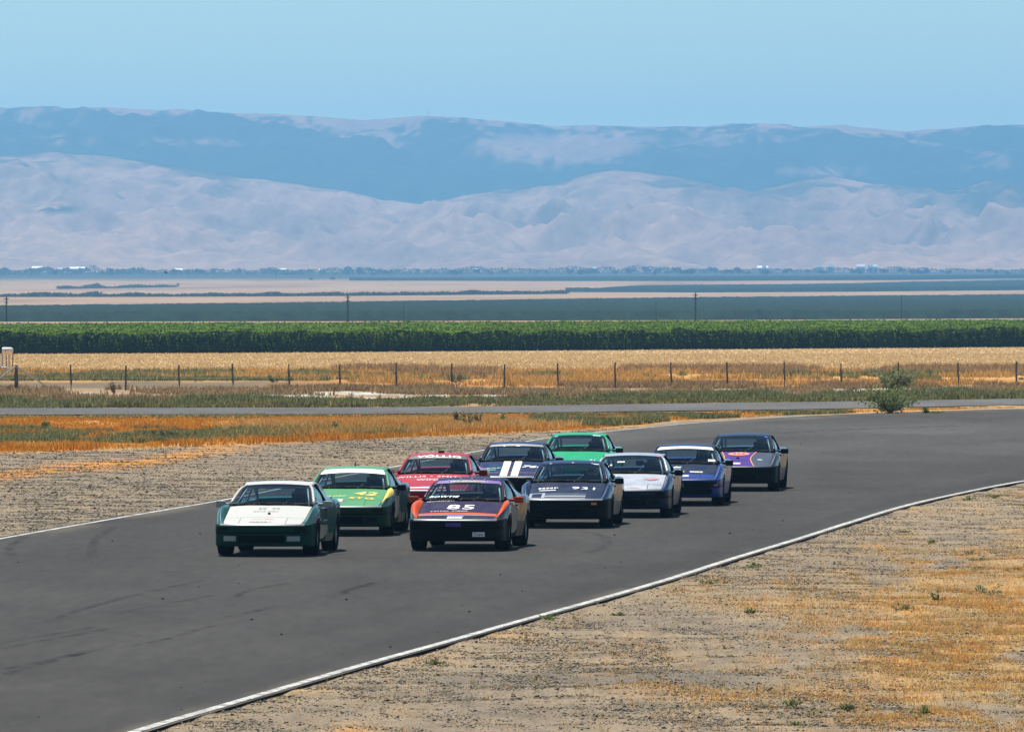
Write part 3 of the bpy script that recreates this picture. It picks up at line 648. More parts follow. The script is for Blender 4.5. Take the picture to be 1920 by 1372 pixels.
# tank on a stand behind the corner of the fence
M_WHITE = mat('white_enamel', (.72, .72, .70), .45); n_ = NB(M_WHITE); n_.l(n_.ramp(n_.noise(5, detail=5, obj=True), [(.35, (.45, .40, .35)), (.5, (.72, .72, .70))]), n_.b.inputs['Base Color'])
M_RUSTM = mat('rusty_steel', (.20, .09, .04), .85)
tl = at(12, 700); Yt = tl.y; s_ = F / Yt
tank = empty('tank_stand', (0, 0, 0)); tank.location = Vector(((10 - 960) / F * Yt, Yt, float(gz(Yt)))); tag(tank, 'white tank on thin legs with a white valve pipe behind the fence corner', 'tank')
zt = lambda y: CAMH - (y - HOR) / F * Yt - float(gz(Yt)); xt = lambda x: (x - 10) / F * Yt
mb = MB(); prof = [(xt(4) , .0), (xt(4), .10), (xt(5.5), .115), (xt(20), .115), (xt(24), .09), (xt(25), .0)]
zc = (zt(651) + zt(664)) / 2; rr = abs(zt(651) - zt(664)) / 2
mb.lathe_x([(a, r / .115 * rr) for a, r in prof], (0, 0, zc), 20); link('tank_shell', mb.mesh('tank_shell', True), M_WHITE, tank)
mb = MB(); mb.lathe_x([(0, .0), (.0, .03), (.05, .03), (.05, 0)], (0, -rr - .0, zc + .01), 12); o = link('filler_cap', mb.mesh('filler_cap'), mat('cap_black', (.03, .03, .03), .6), tank)
for x, m_ in ((4.5, M_STEEL), (11.5, M_RUSTM), (17, M_STEEL), (24, M_RUSTM)):
    mb = MB(); mb.tube([(xt(x), 0, 0), (xt(x), 0, zc - rr * .8)], .028 if m_ is M_RUSTM else .035, 6); link('leg', mb.mesh('leg'), m_, tank)
mb = MB(); mb.tube([(xt(-12), -.1, zt(694)), (xt(3), -.1, zt(690)), (xt(10), -.1, zt(690)), (xt(18), -.1, zt(693)), (xt(20), -.1, zt(697))], [.05, .08, .085, .07, .03], 10); link('valve_pipe', mb.mesh('valve_pipe', True), M_WHITE, tank)
mb = MB(); mb.box((xt(-3), 0, zt(680)), (.22, .2, .9)); link('control_box', mb.mesh('control_box', bevel=.02), M_WHITE, tank)

# ------------------------------------------------------------------ vineyard, fields, far trees
def leaves(name, X, Y, Z, size, m, parent=None, label=None, kind='stuff', cat=None, tint=None):
    n = len(X); P = np.stack([X, Y, Z], -1)
    u = RNG.normal(size=(n, 3)); u /= np.linalg.norm(u, axis=1)[:, None]; v = RNG.normal(size=(n, 3)); v -= (u * v).sum(1)[:, None] * u; v /= np.linalg.norm(v, axis=1)[:, None]
    s = (size * RNG.uniform(.6, 1.3, n))[:, None]
    V = np.stack([P - u * s, P + v * s * .7, P + u * s, P - v * s * .7], 1).reshape(-1, 3)
    me = mesh_np(name, V, np.arange(4 * n).reshape(-1, 4)); t = RNG.uniform(.6, 1.35, n) if tint is None else tint; set_tint(me, np.repeat(t, 4))
    o = link(name, me, m, parent)
    if label or kind: tag(o, label, cat, None, kind)
    return o
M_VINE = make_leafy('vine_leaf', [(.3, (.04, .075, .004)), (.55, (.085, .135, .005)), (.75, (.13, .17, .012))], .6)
M_VINEF = make_leafy('vine_row_leaf_shaded', [(.3, (.018, .035, .006)), (.55, (.04, .075, .010)), (.75, (.075, .125, .018))], 1.2, .12)  # vine leaf darkened, the front face's shade is in its colour
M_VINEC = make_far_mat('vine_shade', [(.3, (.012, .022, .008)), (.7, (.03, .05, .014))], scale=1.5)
a_, b_ = at(0, 664), at(1920, 651); dv = (b_ - a_) / (b_.x - a_.x)
def vrow_y(x, k): return a_.y + (x - a_.x) * dv.y + k * 3.4
def hedge_strip(x0, x1, k, step, top, name, m, parent=None, kindv='stuff', label=None):
    xs_ = np.arange(x0, x1, step); n = len(xs_); yy = vrow_y(xs_, k); zz = gz(yy)
    wv = .45 + .25 * fbm(xs_ * .5, xs_ * 0 + k, 3, 5); tp = top * (.82 + .34 * fbm(xs_ * .45, xs_ * 0 + k * 7, 4, 8))
    V = np.stack([np.stack([xs_, yy - wv * .6, zz + .12], -1), np.stack([xs_, yy - wv, zz + tp * .55], -1), np.stack([xs_, yy - wv * .5, zz + tp * .93], -1), np.stack([xs_, yy + wv * .3, zz + tp], -1), np.stack([xs_, yy + wv, zz + tp * .7], -1), np.stack([xs_, yy + wv * .8, zz], -1)], 1)
    i = np.arange((n - 1)); Fs = [np.stack([i * 6 + j, (i + 1) * 6 + j, (i + 1) * 6 + j + 1, i * 6 + j + 1], -1) for j in range(5)]
    return V.reshape(-1, 3), np.concatenate(Fs)
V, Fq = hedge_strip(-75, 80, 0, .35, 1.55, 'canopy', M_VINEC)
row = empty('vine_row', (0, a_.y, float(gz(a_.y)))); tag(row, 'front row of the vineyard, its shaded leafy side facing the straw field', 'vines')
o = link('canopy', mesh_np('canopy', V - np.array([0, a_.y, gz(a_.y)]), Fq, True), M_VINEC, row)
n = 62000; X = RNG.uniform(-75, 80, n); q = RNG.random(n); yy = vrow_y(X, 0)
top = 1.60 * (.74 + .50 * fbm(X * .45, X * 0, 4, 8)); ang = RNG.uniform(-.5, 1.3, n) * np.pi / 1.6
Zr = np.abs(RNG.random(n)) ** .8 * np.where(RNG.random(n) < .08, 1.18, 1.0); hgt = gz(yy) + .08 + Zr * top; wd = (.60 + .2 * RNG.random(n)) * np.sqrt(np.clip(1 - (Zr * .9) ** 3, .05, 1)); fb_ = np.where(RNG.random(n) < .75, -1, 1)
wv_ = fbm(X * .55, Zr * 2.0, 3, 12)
leaves('leaves', X, yy + fb_ * wd * (.7 + .7 * wv_) - a_.y, hgt - gz(a_.y), .10, M_VINEF, row, None, 'stuff', tint=RNG.uniform(.6, 1.3, n) * (.0 + 1.55 * fbm(X * 1.1, Zr * 3, 3, 19)))  # tint paints dark gaps between the vines
# shoots arching out of the row
n = 900; X = RNG.uniform(-75, 80, n); yy = vrow_y(X, 0)
mb_v = []; sx = RNG.uniform(-.4, .4, n)
t = np.linspace(0, 1, 7)
XX = (X[:, None] + sx[:, None] * t).ravel(); YYs = (yy[:, None] - .6 - .5 * t).ravel(); hs = RNG.uniform(.6, 1.75, n)
ZZ = (gz(yy)[:, None] + hs[:, None] + .35 * t * (1 - t) * 2 - .5 * t ** 2).ravel()
leaves('shoots', XX, YYs - a_.y, ZZ - gz(a_.y), .09, M_VINE, row, None, 'stuff', tint=RNG.uniform(1.1, 1.9, len(XX)))
# rows behind as one mass
Vs = []; Fs = []; b = 0
Lx = lambda y: y * .0665 + 12
for k in range(1, 82):
    ym = a_.y + k * 3.4; wide = max(75, Lx(ym) + 6)
    V, Fq = hedge_strip(-wide, wide + 8, k, .9 if k < 40 else 2.2, 1.5, '', None); Vs.append(V); Fs.append(Fq + b); b += len(V)
tag(link('vineyard', mesh_np('vineyard', np.concatenate(Vs), np.concatenate(Fs), True), make_leafy('vine_mass', [(.35, (.03, .06, .003)), (.5, (.07, .12, .005)), (.68, (.11, .155, .01))], .8, 0)), 'green vineyard rows behind the front row', None, None, 'stuff')
set_tint(bpy.data.meshes['vineyard'], np.full(len(bpy.data.meshes['vineyard'].vertices), 1.0))
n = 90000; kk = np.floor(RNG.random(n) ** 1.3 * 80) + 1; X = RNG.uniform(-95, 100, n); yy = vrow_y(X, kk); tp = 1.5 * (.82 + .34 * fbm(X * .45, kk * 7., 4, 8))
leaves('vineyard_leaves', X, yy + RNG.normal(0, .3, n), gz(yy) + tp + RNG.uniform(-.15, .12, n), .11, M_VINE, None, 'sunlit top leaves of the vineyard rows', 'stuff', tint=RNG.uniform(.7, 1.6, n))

def field(name, fpts, bpts, h, m, label, step=2.2, rows=110):
    """a planted block: bumpy canopy sheet with sides, front and back edges given as photo points"""
    fp = poly(fpts); bp = poly(bpts); x0 = max(fpts[0][0], bpts[0][0]); x1 = min(fpts[-1][0], bpts[-1][0])
    cols = int((x1 - x0) / 1.6); V = np.zeros((rows + 2, cols, 3))
    for j in range(cols):
        px = x0 + (x1 - x0) * j / (cols - 1); Y0 = depth(fp(px)); Yb2 = max(float(np.interp(-bp(px), -(_ps - h * F / _Ys), _Ys)), Y0 + 5)
        # the back edge is the point where the canopy top meets the row bp
        for r in range(rows + 2):
            t_ = min(max((r - 1) / rows, 0), 1); Yy = Y0 + (Yb2 - Y0) * t_; xx = (px - 960) / F * (Y0 + (Yb2 - Y0) * t_)
            V[r, j] = (xx, Yy - (7 if r == 0 else 0), gz(Yy) + (0 if r == 0 else h))
    Xv, Yv_ = V[..., 0], V[..., 1]
    bumpz = (fbm(Xv / 60, Yv_ / 200, 2, 7) - .5) * h * .1 + (fbm(Xv / 1.3, Yv_ / 4, 2, 17) - .5) * h * .35
    bumpz[0] = 0; V[..., 2] += bumpz; V[0, :, 1] += (fbm(Xv[0] / 3, Xv[0] * 0, 3, 3) - .5) * 2
    me = gridmesh(name, V[..., 0], V[..., 1], V[..., 2], True)
    return tag(link(name, me, m), label, None, None, 'stuff')
M_ORCH = make_far_mat('orchard_leaf', [(.35, (.004, .014, .012)), (.5, (.008, .023, .017)), (.7, (.014, .033, .02))], (1, .5, 1), .35)
field('orchard', [(-1500, 606), (0, 603), (640, 602), (1300, 600), (1920, 596.5), (3500, 590)], [(-1500, 576), (0, 573), (200, 571), (640, 566), (1300, 557), (1920, 551.5), (3500, 545)], 1.6, M_ORCH, 'bluish green orchard block beyond the vineyard')
field('orchard', [(1060, 547.5), (1300, 548.5), (1600, 547), (1920, 544), (3500, 538)], [(1060, 544), (1200, 535), (1600, 531), (1700, 528), (1920, 525), (3500, 520)], 2.2, M_ORCH, 'dark green orchard block in the far fields at the right', rows=90)
field('orchard', [(655, 526), (1000, 527), (1300, 527), (1700, 525), (1920, 521), (3500, 517)], [(655, 522), (1000, 519), (1300, 518), (1600, 517), (1920, 514.5), (3500, 512)], 2.2, M_ORCH, 'farthest thin orchard strip below the farm buildings', rows=60)
# scrub lines in the far tan fields
def blob_mesh(name, seed, rough=.35):
    bm = bmesh.new(); bmesh.ops.create_icosphere(bm, subdivisions=3, radius=1)
    for v in bm.verts:
        f = 1 + rough * (mnoise.noise(v.co * 2.2 + Vector((seed, 0, 0))) + .6 * mnoise.noise(v.co * 5 + Vector((0, seed, 0))) + .4 * mnoise.noise(v.co * 11 + Vector((0, 0, seed)))); v.co *= f
    me = bpy.data.meshes.new(name); bm.to_mesh(me); bm.free(); return me
def far_leaf_crown(name, seed, n=420):
    """crown made of leaf clumps through a lumpy volume"""
    random.seed(seed); V = []; lobes = [(Vector((random.uniform(-.55, .55), random.uniform(-.5, .5), random.uniform(-.35, .5))), random.uniform(.35, .6)) for _ in range(6)]
    for i in range(n):
        c, r = random.choice(lobes); d = Vector((random.gauss(0, 1), random.gauss(0, 1), random.gauss(0, 1))).normalized() * r * random.uniform(.7, 1.05); p = c + d
        u = Vector((random.gauss(0, 1), random.gauss(0, 1), random.gauss(0, 1))).normalized() * .13; v = Vector((random.gauss(0, 1), random.gauss(0, 1), random.gauss(0, 1))).normalized() * .11
        V += [p - u, p + v, p + u, p - v]
    me = mesh_np(name, [tuple(v) for v in V], np.arange(4 * n).reshape(-1, 4)); set_tint(me, np.repeat(np.array([random.uniform(.7, 1.3) for _ in range(n)]), 4)); return me
M_TREE = make_leafy('tree_leaf', [(.3, (.035, .05, .045)), (.7, (.07, .09, .07))], .3)
crowns = [far_leaf_crown('crown', s) for s in (3, 5, 8, 13, 21)]
for me in crowns: me.materials.append(M_TREE)
trunk_mb = MB(); trunk_mb.tube([(0, 0, 0), (.02, 0, .5), (0, .02, 1)], [.09, .06, .03], 6); trunk_me = trunk_mb.mesh('trunk'); trunk_me.materials.append(M_BROWN_S)
def tree(px, py, Yd, wpx, hpx, label, group, conifer=False):
    X = (px - 960) / F * Yd; z = float(gz(Yd)); h = hpx / F * Yd; r = wpx / 2 / F * Yd
    root = empty('tree', (X, Yd, z)); tag(root, label, 'tree', group)
    zb = CAMH - (py - HOR) / F * Yd - z      # height of the foot seen above the plain
    root.location.z = z + max(zb, 0) * 0
    o = link('crown', random.choice(crowns), None, root); o.location = (0, 0, h * .62); o.scale = (r * 1.1, r * 1.1, h * .45)
    o = link('trunk', trunk_me, None, root); o.scale = (h * .5, h * .5, h * .6)
    return root
random.seed(5)
TL = 'blue green tree in the hazy line of far trees at the foot of the hills'
for i in range(110):
    px = random.uniform(-60, 1980); Yd = random.uniform(7400, 8900)
    if random.random() < .45: px = random.choice([30, 60, 130, 250, 380, 520, 545, 670, 1020, 1070, 1110, 1260, 1290, 1390, 1440, 1500, 1680, 1720, 1900]) + random.gauss(0, 18)
    hh = random.uniform(6, 13)
    tree(px, 512, Yd, random.uniform(10, 22), hh, TL, 'hazy trees at the foot of the hills')
def scrubline(name, pts, n, h, label, jit=8.):
    f = poly(pts); X = []; Y = []; Z = []
    for i in range(n):
        px = random.uniform(pts[0][0], pts[-1][0]); Yd = depth(f(px)) + random.gauss(0, jit)
        hh = h * (.2 + 1.1 * float(fbm(px / 30., 0., 3, 4)) ** 1.5)
        for k in range(5): X.append((px - 960) / F * Yd + random.gauss(0, 1.0)); Y.append(Yd + random.gauss(0, 1)); Z.append(float(gz(Yd)) + hh * random.random())
    leaves(name, np.array(X), np.array(Y), np.array(Z), .7, M_TREE, None, label, 'stuff')
scrubline('scrub_line', [(-150, 557), (300, 556.5), (640, 555), (1060, 551)], 2600, 2.2, 'line of dark scrub across the far tan field at the left')
scrubline('scrub_line', [(110, 542), (220, 540.5), (330, 538)], 500, 2.6, 'short line of dark shrubs in the farthest tan field', 12)
scrubline('tree_mass', [(-150, 515), (600, 514), (1200, 512), (2050, 510)], 5200, 9, 'hazy belt of woods at the foot of the hills', 250)
for (x, y, wpx, hpx, lab) in [(184, 539, 16, 8, 'blue shrub tree above the line of far shrubs in the tan field'), (335, 536, 8, 5, 'small dark tree right of the line of far shrubs'), (585, 526, 12, 5, 'low dark tree in the far field left of the orchard strip'), (624, 526, 12, 6, 'dark tree just left of the farthest orchard strip'), (852, 517, 34, 10, 'broad dark tree rising over the farthest orchard strip')]:
    tree(x, y, depth(y), wpx, hpx, lab, None)
# farm buildings
M_SHED = mat('shed_wall', (.78, .76, .72), .6); M_SHEDR = mat('shed_roof', (.86, .85, .82), .45); M_DOORK = mat('shed_door', (.10, .10, .11), .7)
def barn(px, py, wpx, hpx, Yd, label):
    Yd += 1300; py = max(py, 502)
    X = (px - 960) / F * Yd; wd = wpx / F * Yd; hh = hpx / F * Yd; z = float(gz(Yd)); root = empty('farm_building', (X, Yd, z)); tag(root, label, 'building', 'white farm buildings at the foot of the hills')
    base = CAMH - (py - HOR) / F * Yd - z; hh2 = max(base, 0) + hh
    d = wd * .5; wl = hh2 * .72
    mb = MB(); mb.box((0, 0, wl / 2), (wd, d, wl)); link('wall', mb.mesh('wall'), M_SHED, root)
    mb = MB(); v = [(-wd * .52, -d * .56, wl - .3), (wd * .52, -d * .56, wl - .3), (wd * .52, 0, hh2), (-wd * .52, 0, hh2), (-wd * .52, d * .56, wl - .3), (wd * .52, d * .56, wl - .3)]
    v += [(a, b, c + .35) for a, b, c in v]
    mb.V = v; mb.F = [(0, 1, 2, 3), (3, 2, 5, 4), (9, 8, 7, 6), (10, 11, 8, 9), (0, 6, 7, 1), (4, 5, 11, 10), (0, 3, 9, 6), (3, 4, 10, 9), (1, 7, 8, 2), (2, 8, 11, 5)]
    link('roof', mb.mesh('roof'), M_SHEDR, root)
    for s_ in (-.22, .2):
        mb = MB(); mb.box((wd * s_, -d / 2 - .05, wl * .35), (wd * .14, .1, wl * .7)); link('door', mb.mesh('door'), M_DOORK, root)
for args in [(70, 508, 20, 8, 7600, 'white farm building, leftmost of three at the far left'), (113, 509, 12, 6, 7500, 'small white farm building between two longer ones at the far left'), (145, 508, 28, 7, 7700, 'long white farm building at the far left'), (335, 508, 14, 4, 7800, 'low pale farm building under the hills, left of the middle'), (530, 509, 12, 5, 7800, 'pale farm building among trees left of the middle'), (605, 508, 14, 4, 7900, 'low pale farm building right of the tree clump'),
        (1536, 500, 10, 5, 7600, 'small white farm building, left of the close pair at the right'), (1557, 500, 11, 6, 7600, 'white farm building, right one of the small pair'), (1614, 497, 16, 6, 7600, 'bright white farm building, left half of the brightest pair'), (1638, 497, 15, 6, 7650, 'bright white farm building, right half of the brightest pair'), (1632, 502, 9, 5, 7550, 'small shed in front of the brightest pair of farm buildings'), (1430, 494, 20, 3, 8100, 'wide pale farm roof above the trees at the right'), (1433, 504, 8, 5, 7800, 'small pale shed below the wide pale roof'), (1116, 506, 9, 5, 7700, 'tiny white shed among the trees near the middle'), (893, 509, 12, 5, 7900, 'pale shed at the foot of the hills in the middle')]: barn(*args)
# poles
M_POLE = mat('pole_wood', (.05, .045, .04), .9)
for x, yb, yt, lab in [(12, 610, 556, 'power pole at the far left rising over the orchard'), (652, 607, 553, 'power pole rising over the orchard left of the middle'), (1304, 601, 549, 'power pole with a crossarm over the orchard at the right'), (757, 602, 566, 'thin short pole in front of the orchard'), (1690, 597, 552, 'faint thin pole at the right part of the orchard'), (1230, 600, 566, 'thin low pole left of the pole with a crossarm')]:
    Yp = 1420.; b_z = float(gz(Yp)); root = empty('power_pole', ((x - 960) / F * Yp, Yp, b_z)); tag(root, lab, 'pole', 'power poles by the orchard')
    ht = CAMH - (yt - HOR) / F * Yp - b_z; thin = 'thin' in lab; r0 = .06 if thin else .15
    mb = MB(); mb.tube([(0, 0, -.5), (0, 0, ht * .5), (.02, 0, ht)], [r0 * 1.1, r0, r0 * .75], 7); link('pole_shaft', mb.mesh('pole_shaft'), M_POLE, root)
    if not thin:
        mb = MB(); mb.box((0, -.12, ht - .4), (.9, .1, .12)); mb.box((0, -.12, ht - 1.0), (.7, .1, .1)); link('crossarm', mb.mesh('crossarm'), M_POLE, root)
# mast on the ridge
pm_ = at_h(803, 219, 15190); root = empty('radio_mast', pm_); tag(root, 'thin radio mast on the crest of the hills', 'mast')
mb = MB(); mb.tube([(0, 0, -3), (0, 0, 13)], [.6, .3], 6); link('mast_shaft', mb.mesh('mast_shaft'), M_STEEL, root)
mb = MB(); mb.box((0, 0, 8), (3, .5, .5)); link('crossarm', mb.mesh('crossarm'), M_STEEL, root)
pm_ = at_h(1305, 486, 7500); 
# bird
bl = at_h(311, 511, 600.); root = empty('bird', bl); tag(root, 'small dark bird flying over the far fields', 'bird')
mb = MB(); mb.tube([(-.11, 0, .03), (-.07, 0, .01), (0, 0, 0), (.07, 0, -.015), (.12, 0, -.03)], [.008, .03, .04, .028, .006], 8); link('body', mb.mesh('body', True), mat('bird_feather', (.02, .02, .022), .7), root)
for s_ in (-1, 1):
    mb = MB(); mb.grid([[(-.03, 0, .01), (.05, 0, 0)], [(-.04, s_ * .1, .06), (.03, s_ * .1, .055)], [(-.07, s_ * .2, .07), (-.04, s_ * .21, .07)]]); me = mb.mesh('wing'); o = link('wing', me, bpy.data.materials['bird_feather'], root)
    md = o.modifiers.new('s', 'SOLIDIFY'); md.thickness = .008
# ------------------------------------------------------------------ race cars
# local axes: x across, s (= y + 2.08) from the nose to the tail, z up
SO = 2.08
def itp(pts):
    a = np.array(pts, float)
    def f(s):
        s = np.asarray(s, float); x = a[:, 0]; y = a[:, 1]
        d = np.diff(y) / np.diff(x); mm = np.concatenate([[d[0]], np.where(d[:-1] * d[1:] > 0, 2 * d[:-1] * d[1:] / np.where(np.abs(d[:-1] + d[1:]) < 1e-9, 1, d[:-1] + d[1:]), 0), [d[-1]]])
        s = np.clip(s, x[0], x[-1]); i = np.clip(np.searchsorted(x, s) - 1, 0, len(x) - 2); h = x[i + 1] - x[i]; t = (s - x[i]) / h
        return y[i] * (2 * t ** 3 - 3 * t * t + 1) + h * mm[i] * (t ** 3 - 2 * t * t + t) + y[i + 1] * (-2 * t ** 3 + 3 * t * t) + h * mm[i + 1] * (t ** 3 - t * t)
    return f
fW = itp([(0, .780), (.12, .822), (.3, .848), (.55, .864), (.88, .878), (1.15, .862), (1.42, .80), (2.0, .795), (2.55, .80), (2.85, .85), (3.1, .885), (3.5, .885), (3.8, .84), (4.05, .79), (4.2, .74)])
fH = itp([(0, .560), (.08, .580), (.2, .612), (.42, .664), (.7, .725), (1.0, .795), (1.24, .850), (1.4, .868), (2, .875), (3.6, .885), (3.9, .895), (4.2, .875)])
fE = itp([(0, .66), (.1, .685), (.4, .70), (.8, .705), (1.24, .715), (1.4, .72), (3.2, .70), (4.2, .62)])
fF = itp([(0, .548), (.12, .600), (.3, .680), (.5, .748), (.75, .805), (1.0, .836), (1.25, .850), (1.5, .862), (2.2, .868), (2.8, .885), (3.28, .905), (3.7, .90), (4.0, .875), (4.2, .84)])
def yfront(x): x = np.clip(np.abs(x), 0, .846); return .45 - .45 * np.power(np.clip(1 - (x / .85) ** 2.9, 0, 1), 1 / 2.9)
def bl(s): return 1 - sm(0, .95, s)
def ypos(x, s): return s + yfront(x) * bl(s) - SO
def hoodz(x, s):
    e = fE(s); zh = fH(s); cr = .022 * sm(0, .5, s) + .008
    return zh - cr * np.minimum((x / e) ** 2, 1)
def crom(P, n):
    P = np.array(P); out = []
    for i in range(len(P) - 1):
        p0 = P[max(i - 1, 0)]; p1 = P[i]; p2 = P[i + 1]; p3 = P[min(i + 2, len(P) - 1)]
        for k in range(n):
            t = k / n; out.append(.5 * ((2 * p1) + (-p0 + p2) * t + (2 * p0 - 5 * p1 + 4 * p2 - p3) * t * t + (-p0 + 3 * p1 - 3 * p2 + p3) * t ** 3))
    out.append(P[-1]); return np.array(out)
def side_section(s):
    W_, e, zf = float(fW(s)), float(fE(s)), float(fF(s)); ze = float(hoodz(e, s))
    xf = e + .46 * (W_ - e)
    P = [(e, ze), (xf, zf + (.006 if s < 1.4 else 0)), (e + .84 * (W_ - e), zf - .028), (W_ - .003, zf - .105), (W_, .53), (W_ - .004, .40), (W_ - .02, .28), (W_ - .05, .19)]
    S = crom(P, 7)
    if s > 1.45: S[0:1] = S[0:1]
    lowz = .53 if s < .40 else .0
    if lowz: S[:, 1] = np.maximum(S[:, 1], lowz)
    return S
ST = np.concatenate([np.linspace(0, 1.24, 50), np.linspace(1.26, 2.70, 34), np.linspace(2.73, 4.2, 56)])
SEC = np.array([side_section(float(s)) for s in ST])       # station, point, (x, z)
AX = (.88, 3.28); RARCH = .335; ZA = .315
def arch_cut(Y, Z, S_):
    """vertices near the wheel circle are pulled onto it"""
    keep = np.ones(Y.shape, bool)
    for c in AX:
        dx = Y - c; dz = Z - ZA; r = np.hypot(dx, dz); inn = r < RARCH
        near = inn & (r > RARCH - .045); k = np.where(near, RARCH / np.maximum(r, 1e-6), 1)
        Y = c + dx * k; Z = ZA + dz * k; keep &= ~(inn & ~near)
    return Y, Z, keep
def side_part(s0, s1, j0, j1, sgn, name):
    ii = [i for i, s in enumerate(ST) if s0 - 1e-6 <= s <= s1 + 1e-6]
    A = SEC[ii][:, j0:j1 + 1]; X = A[..., 0]; Z = A[..., 1].copy(); S_ = np.repeat(ST[ii][:, None], X.shape[1], 1)
    Yl = ypos(X, S_) + SO; Yl2, Z2, keep = arch_cut(Yl, Z, S_)
    V = np.stack([X * sgn, Yl2 - SO, Z2], -1); r, c = X.shape; Fq = []
    for i in range(r - 1):
        for j in range(c - 1):
            q = [(i, j), (i, j + 1), (i + 1, j + 1), (i + 1, j)]
            if not all(keep[a] for a in q): continue
            zz = [Z[a] for a in q]
            if max(zz) - min(zz) < 1e-4 and max(zz) < .54 : continue
            f = [a * c + b for a, b in q]; Fq.append(f if sgn > 0 else f[::-1])
    me = mesh_list(name, V.reshape(-1, 3), Fq, True); me.validate()
    bm = bmesh.new(); bm.from_mesh(me); bmesh.ops.delete(bm, geom=[v for v in bm.verts if not v.link_faces], context='VERTS'); bm.to_mesh(me); bm.free()
    return me
def hood_patch(x0, x1, s0, s1, nx=14, ns=14, off=0.0, name='hood', xfn=None):
    rows = []
    for i in range(ns + 1):
        s = s0 + (s1 - s0) * i / ns; a, b = (x0, x1) if xfn is None else xfn(s)
        rows.append([(x, float(ypos(x, s)) - off * .3, float(hoodz(x, s)) + off) for x in np.linspace(a, b, nx + 1)])
    mb = MB(); mb.grid(rows); return mb.mesh(name, True)
# ----- windshield
def ws(u, v, off=0.0):
    """u -1..1 across, v 0..1 up the glass"""
    xb, xt_ = .715, .585; x = (xb + (xt_ - xb) * v) * u * (1 - .055 * max(0, (v - .7) / .3) ** 2)
    s = (1.20 + .15 * u * u) * (1 - v) + (1.97 + .07 * u * u) * v; z = (.872 - .012 * u * u) * (1 - v) + (1.195 - .028 * u * u) * v
    bul = .018 * math.sin(math.pi * v); return (x, s - SO - bul * .4 - off * .4, z + bul + off)
def roofp(u, v):
    xe = .553 + (.555 - .553) * v + .012 * math.sin(math.pi * v); s = (1.97 + .07 * u * u) * (1 - v) + (2.95 - .03 * u * u) * v
    z = np.interp(v, [0, .15, .4, .7, 1], [1.195, 1.222, 1.240, 1.232, 1.195]) - .028 * u * u; return (xe * u, s - SO, z)
def hatchp(u, v):
    xe = .555 + (.60 - .555) * v; s = (2.95 - .03 * u * u) * (1 - v) + (3.92 - .05 * u * u) * v
    z = 1.195 * (1 - v) + .905 * v + .035 * math.sin(math.pi * v) - .028 * u * u * (1 - .5 * v); return (xe * u, s - SO, z)
def gridfn(fn, nu, nv, name, u0=-1, u1=1, v0=0, v1=1):
    mb = MB(); mb.grid([[fn(u0 + (u1 - u0) * i / nu, v0 + (v1 - v0) * j / nv) for i in range(nu + 1)] for j in range(nv + 1)]); return mb.mesh(name, True)
def sidewin(sgn, s0, s1, name):
    rows = []; top = lambda s: np.interp(s, [1.36, 2.04, 2.5, 2.95, 3.75], [.885, 1.15, 1.178, 1.150, .93]); xt2 = lambda s: np.interp(s, [1.36, 2.04, 2.95, 3.75], [.712, .60, .572, .61])
    for i in range(17):
        s = s0 + (s1 - s0) * i / 16; rows.append([(sgn * ((.745 - .02 * (s > 3)) * (1 - t) + xt2(s) * t + .02 * math.sin(math.pi * t)), s - SO, .872 * (1 - t) + top(s) * t) for t in (0, .25, .5, .75, 1)])
    mb = MB(); mb.grid(rows); return mb.mesh(name, True)
def bumper_mesh():
    th = np.linspace(0, math.pi / 2, 22); path = []
    for t in th: path.append((.85 * math.sin(t) ** (2 / 2.9), .45 - .45 * max(math.cos(t), 0) ** (2 / 2.9)))
    path += [(.854, .50), (.860, .535)]
    path = [(x * (.985 if y < .45 else 1), y) for x, y in path]
    full = [(-x, y) for x, y in path[::-1][:-1]] + path
    prof = [(-.06, .560), (-.01, .553), (.030, .544), (.044, .528), (.047, .50), (.047, .44), (.040, .415), (.018, .405), (.014, .38), (.020, .30), (.014, .22), (-.004, .182), (-.05, .172), (-.16, .172)]
    rows = []
    for i, (x, y) in enumerate(full):
        a = full[max(i - 1, 0)]; b = full[min(i + 1, len(full) - 1)]; t = Vector((b[0] - a[0], b[1] - a[1], 0)).normalized(); n = Vector((t.y, -t.x, 0))
        k = 1 - .9 * float(sm(.03, .35, y))
        rows.append([(x + n.x * d * k, y + n.y * d * k - SO, z) for d, z in prof])
    mb = MB(); mb.grid(rows); return mb.mesh('bumper', True)
def front_panel(x0, x1, z0, z1, off, name, nx=8):
    rows = []
    for z in (z0, z1): rows.append([(x, float(yfront(x)) - off - SO, z) for x in np.linspace(x0, x1, nx + 1)])
    mb = MB(); mb.grid(rows); b = len(mb.V); mb.grid([[(p[0], p[1] + .03, p[2]) for p in r] for r in rows])
    n = nx + 1
    for j in range(nx): mb.F += [(j, j + 1, b + j + 1, b + j), (n + j, n + j + 1, b + n + j + 1, b + n + j)]
    mb.F += [(0, n, b + n, b), (nx, n + nx, b + n + nx, b + nx)]
    return mb.mesh(name)

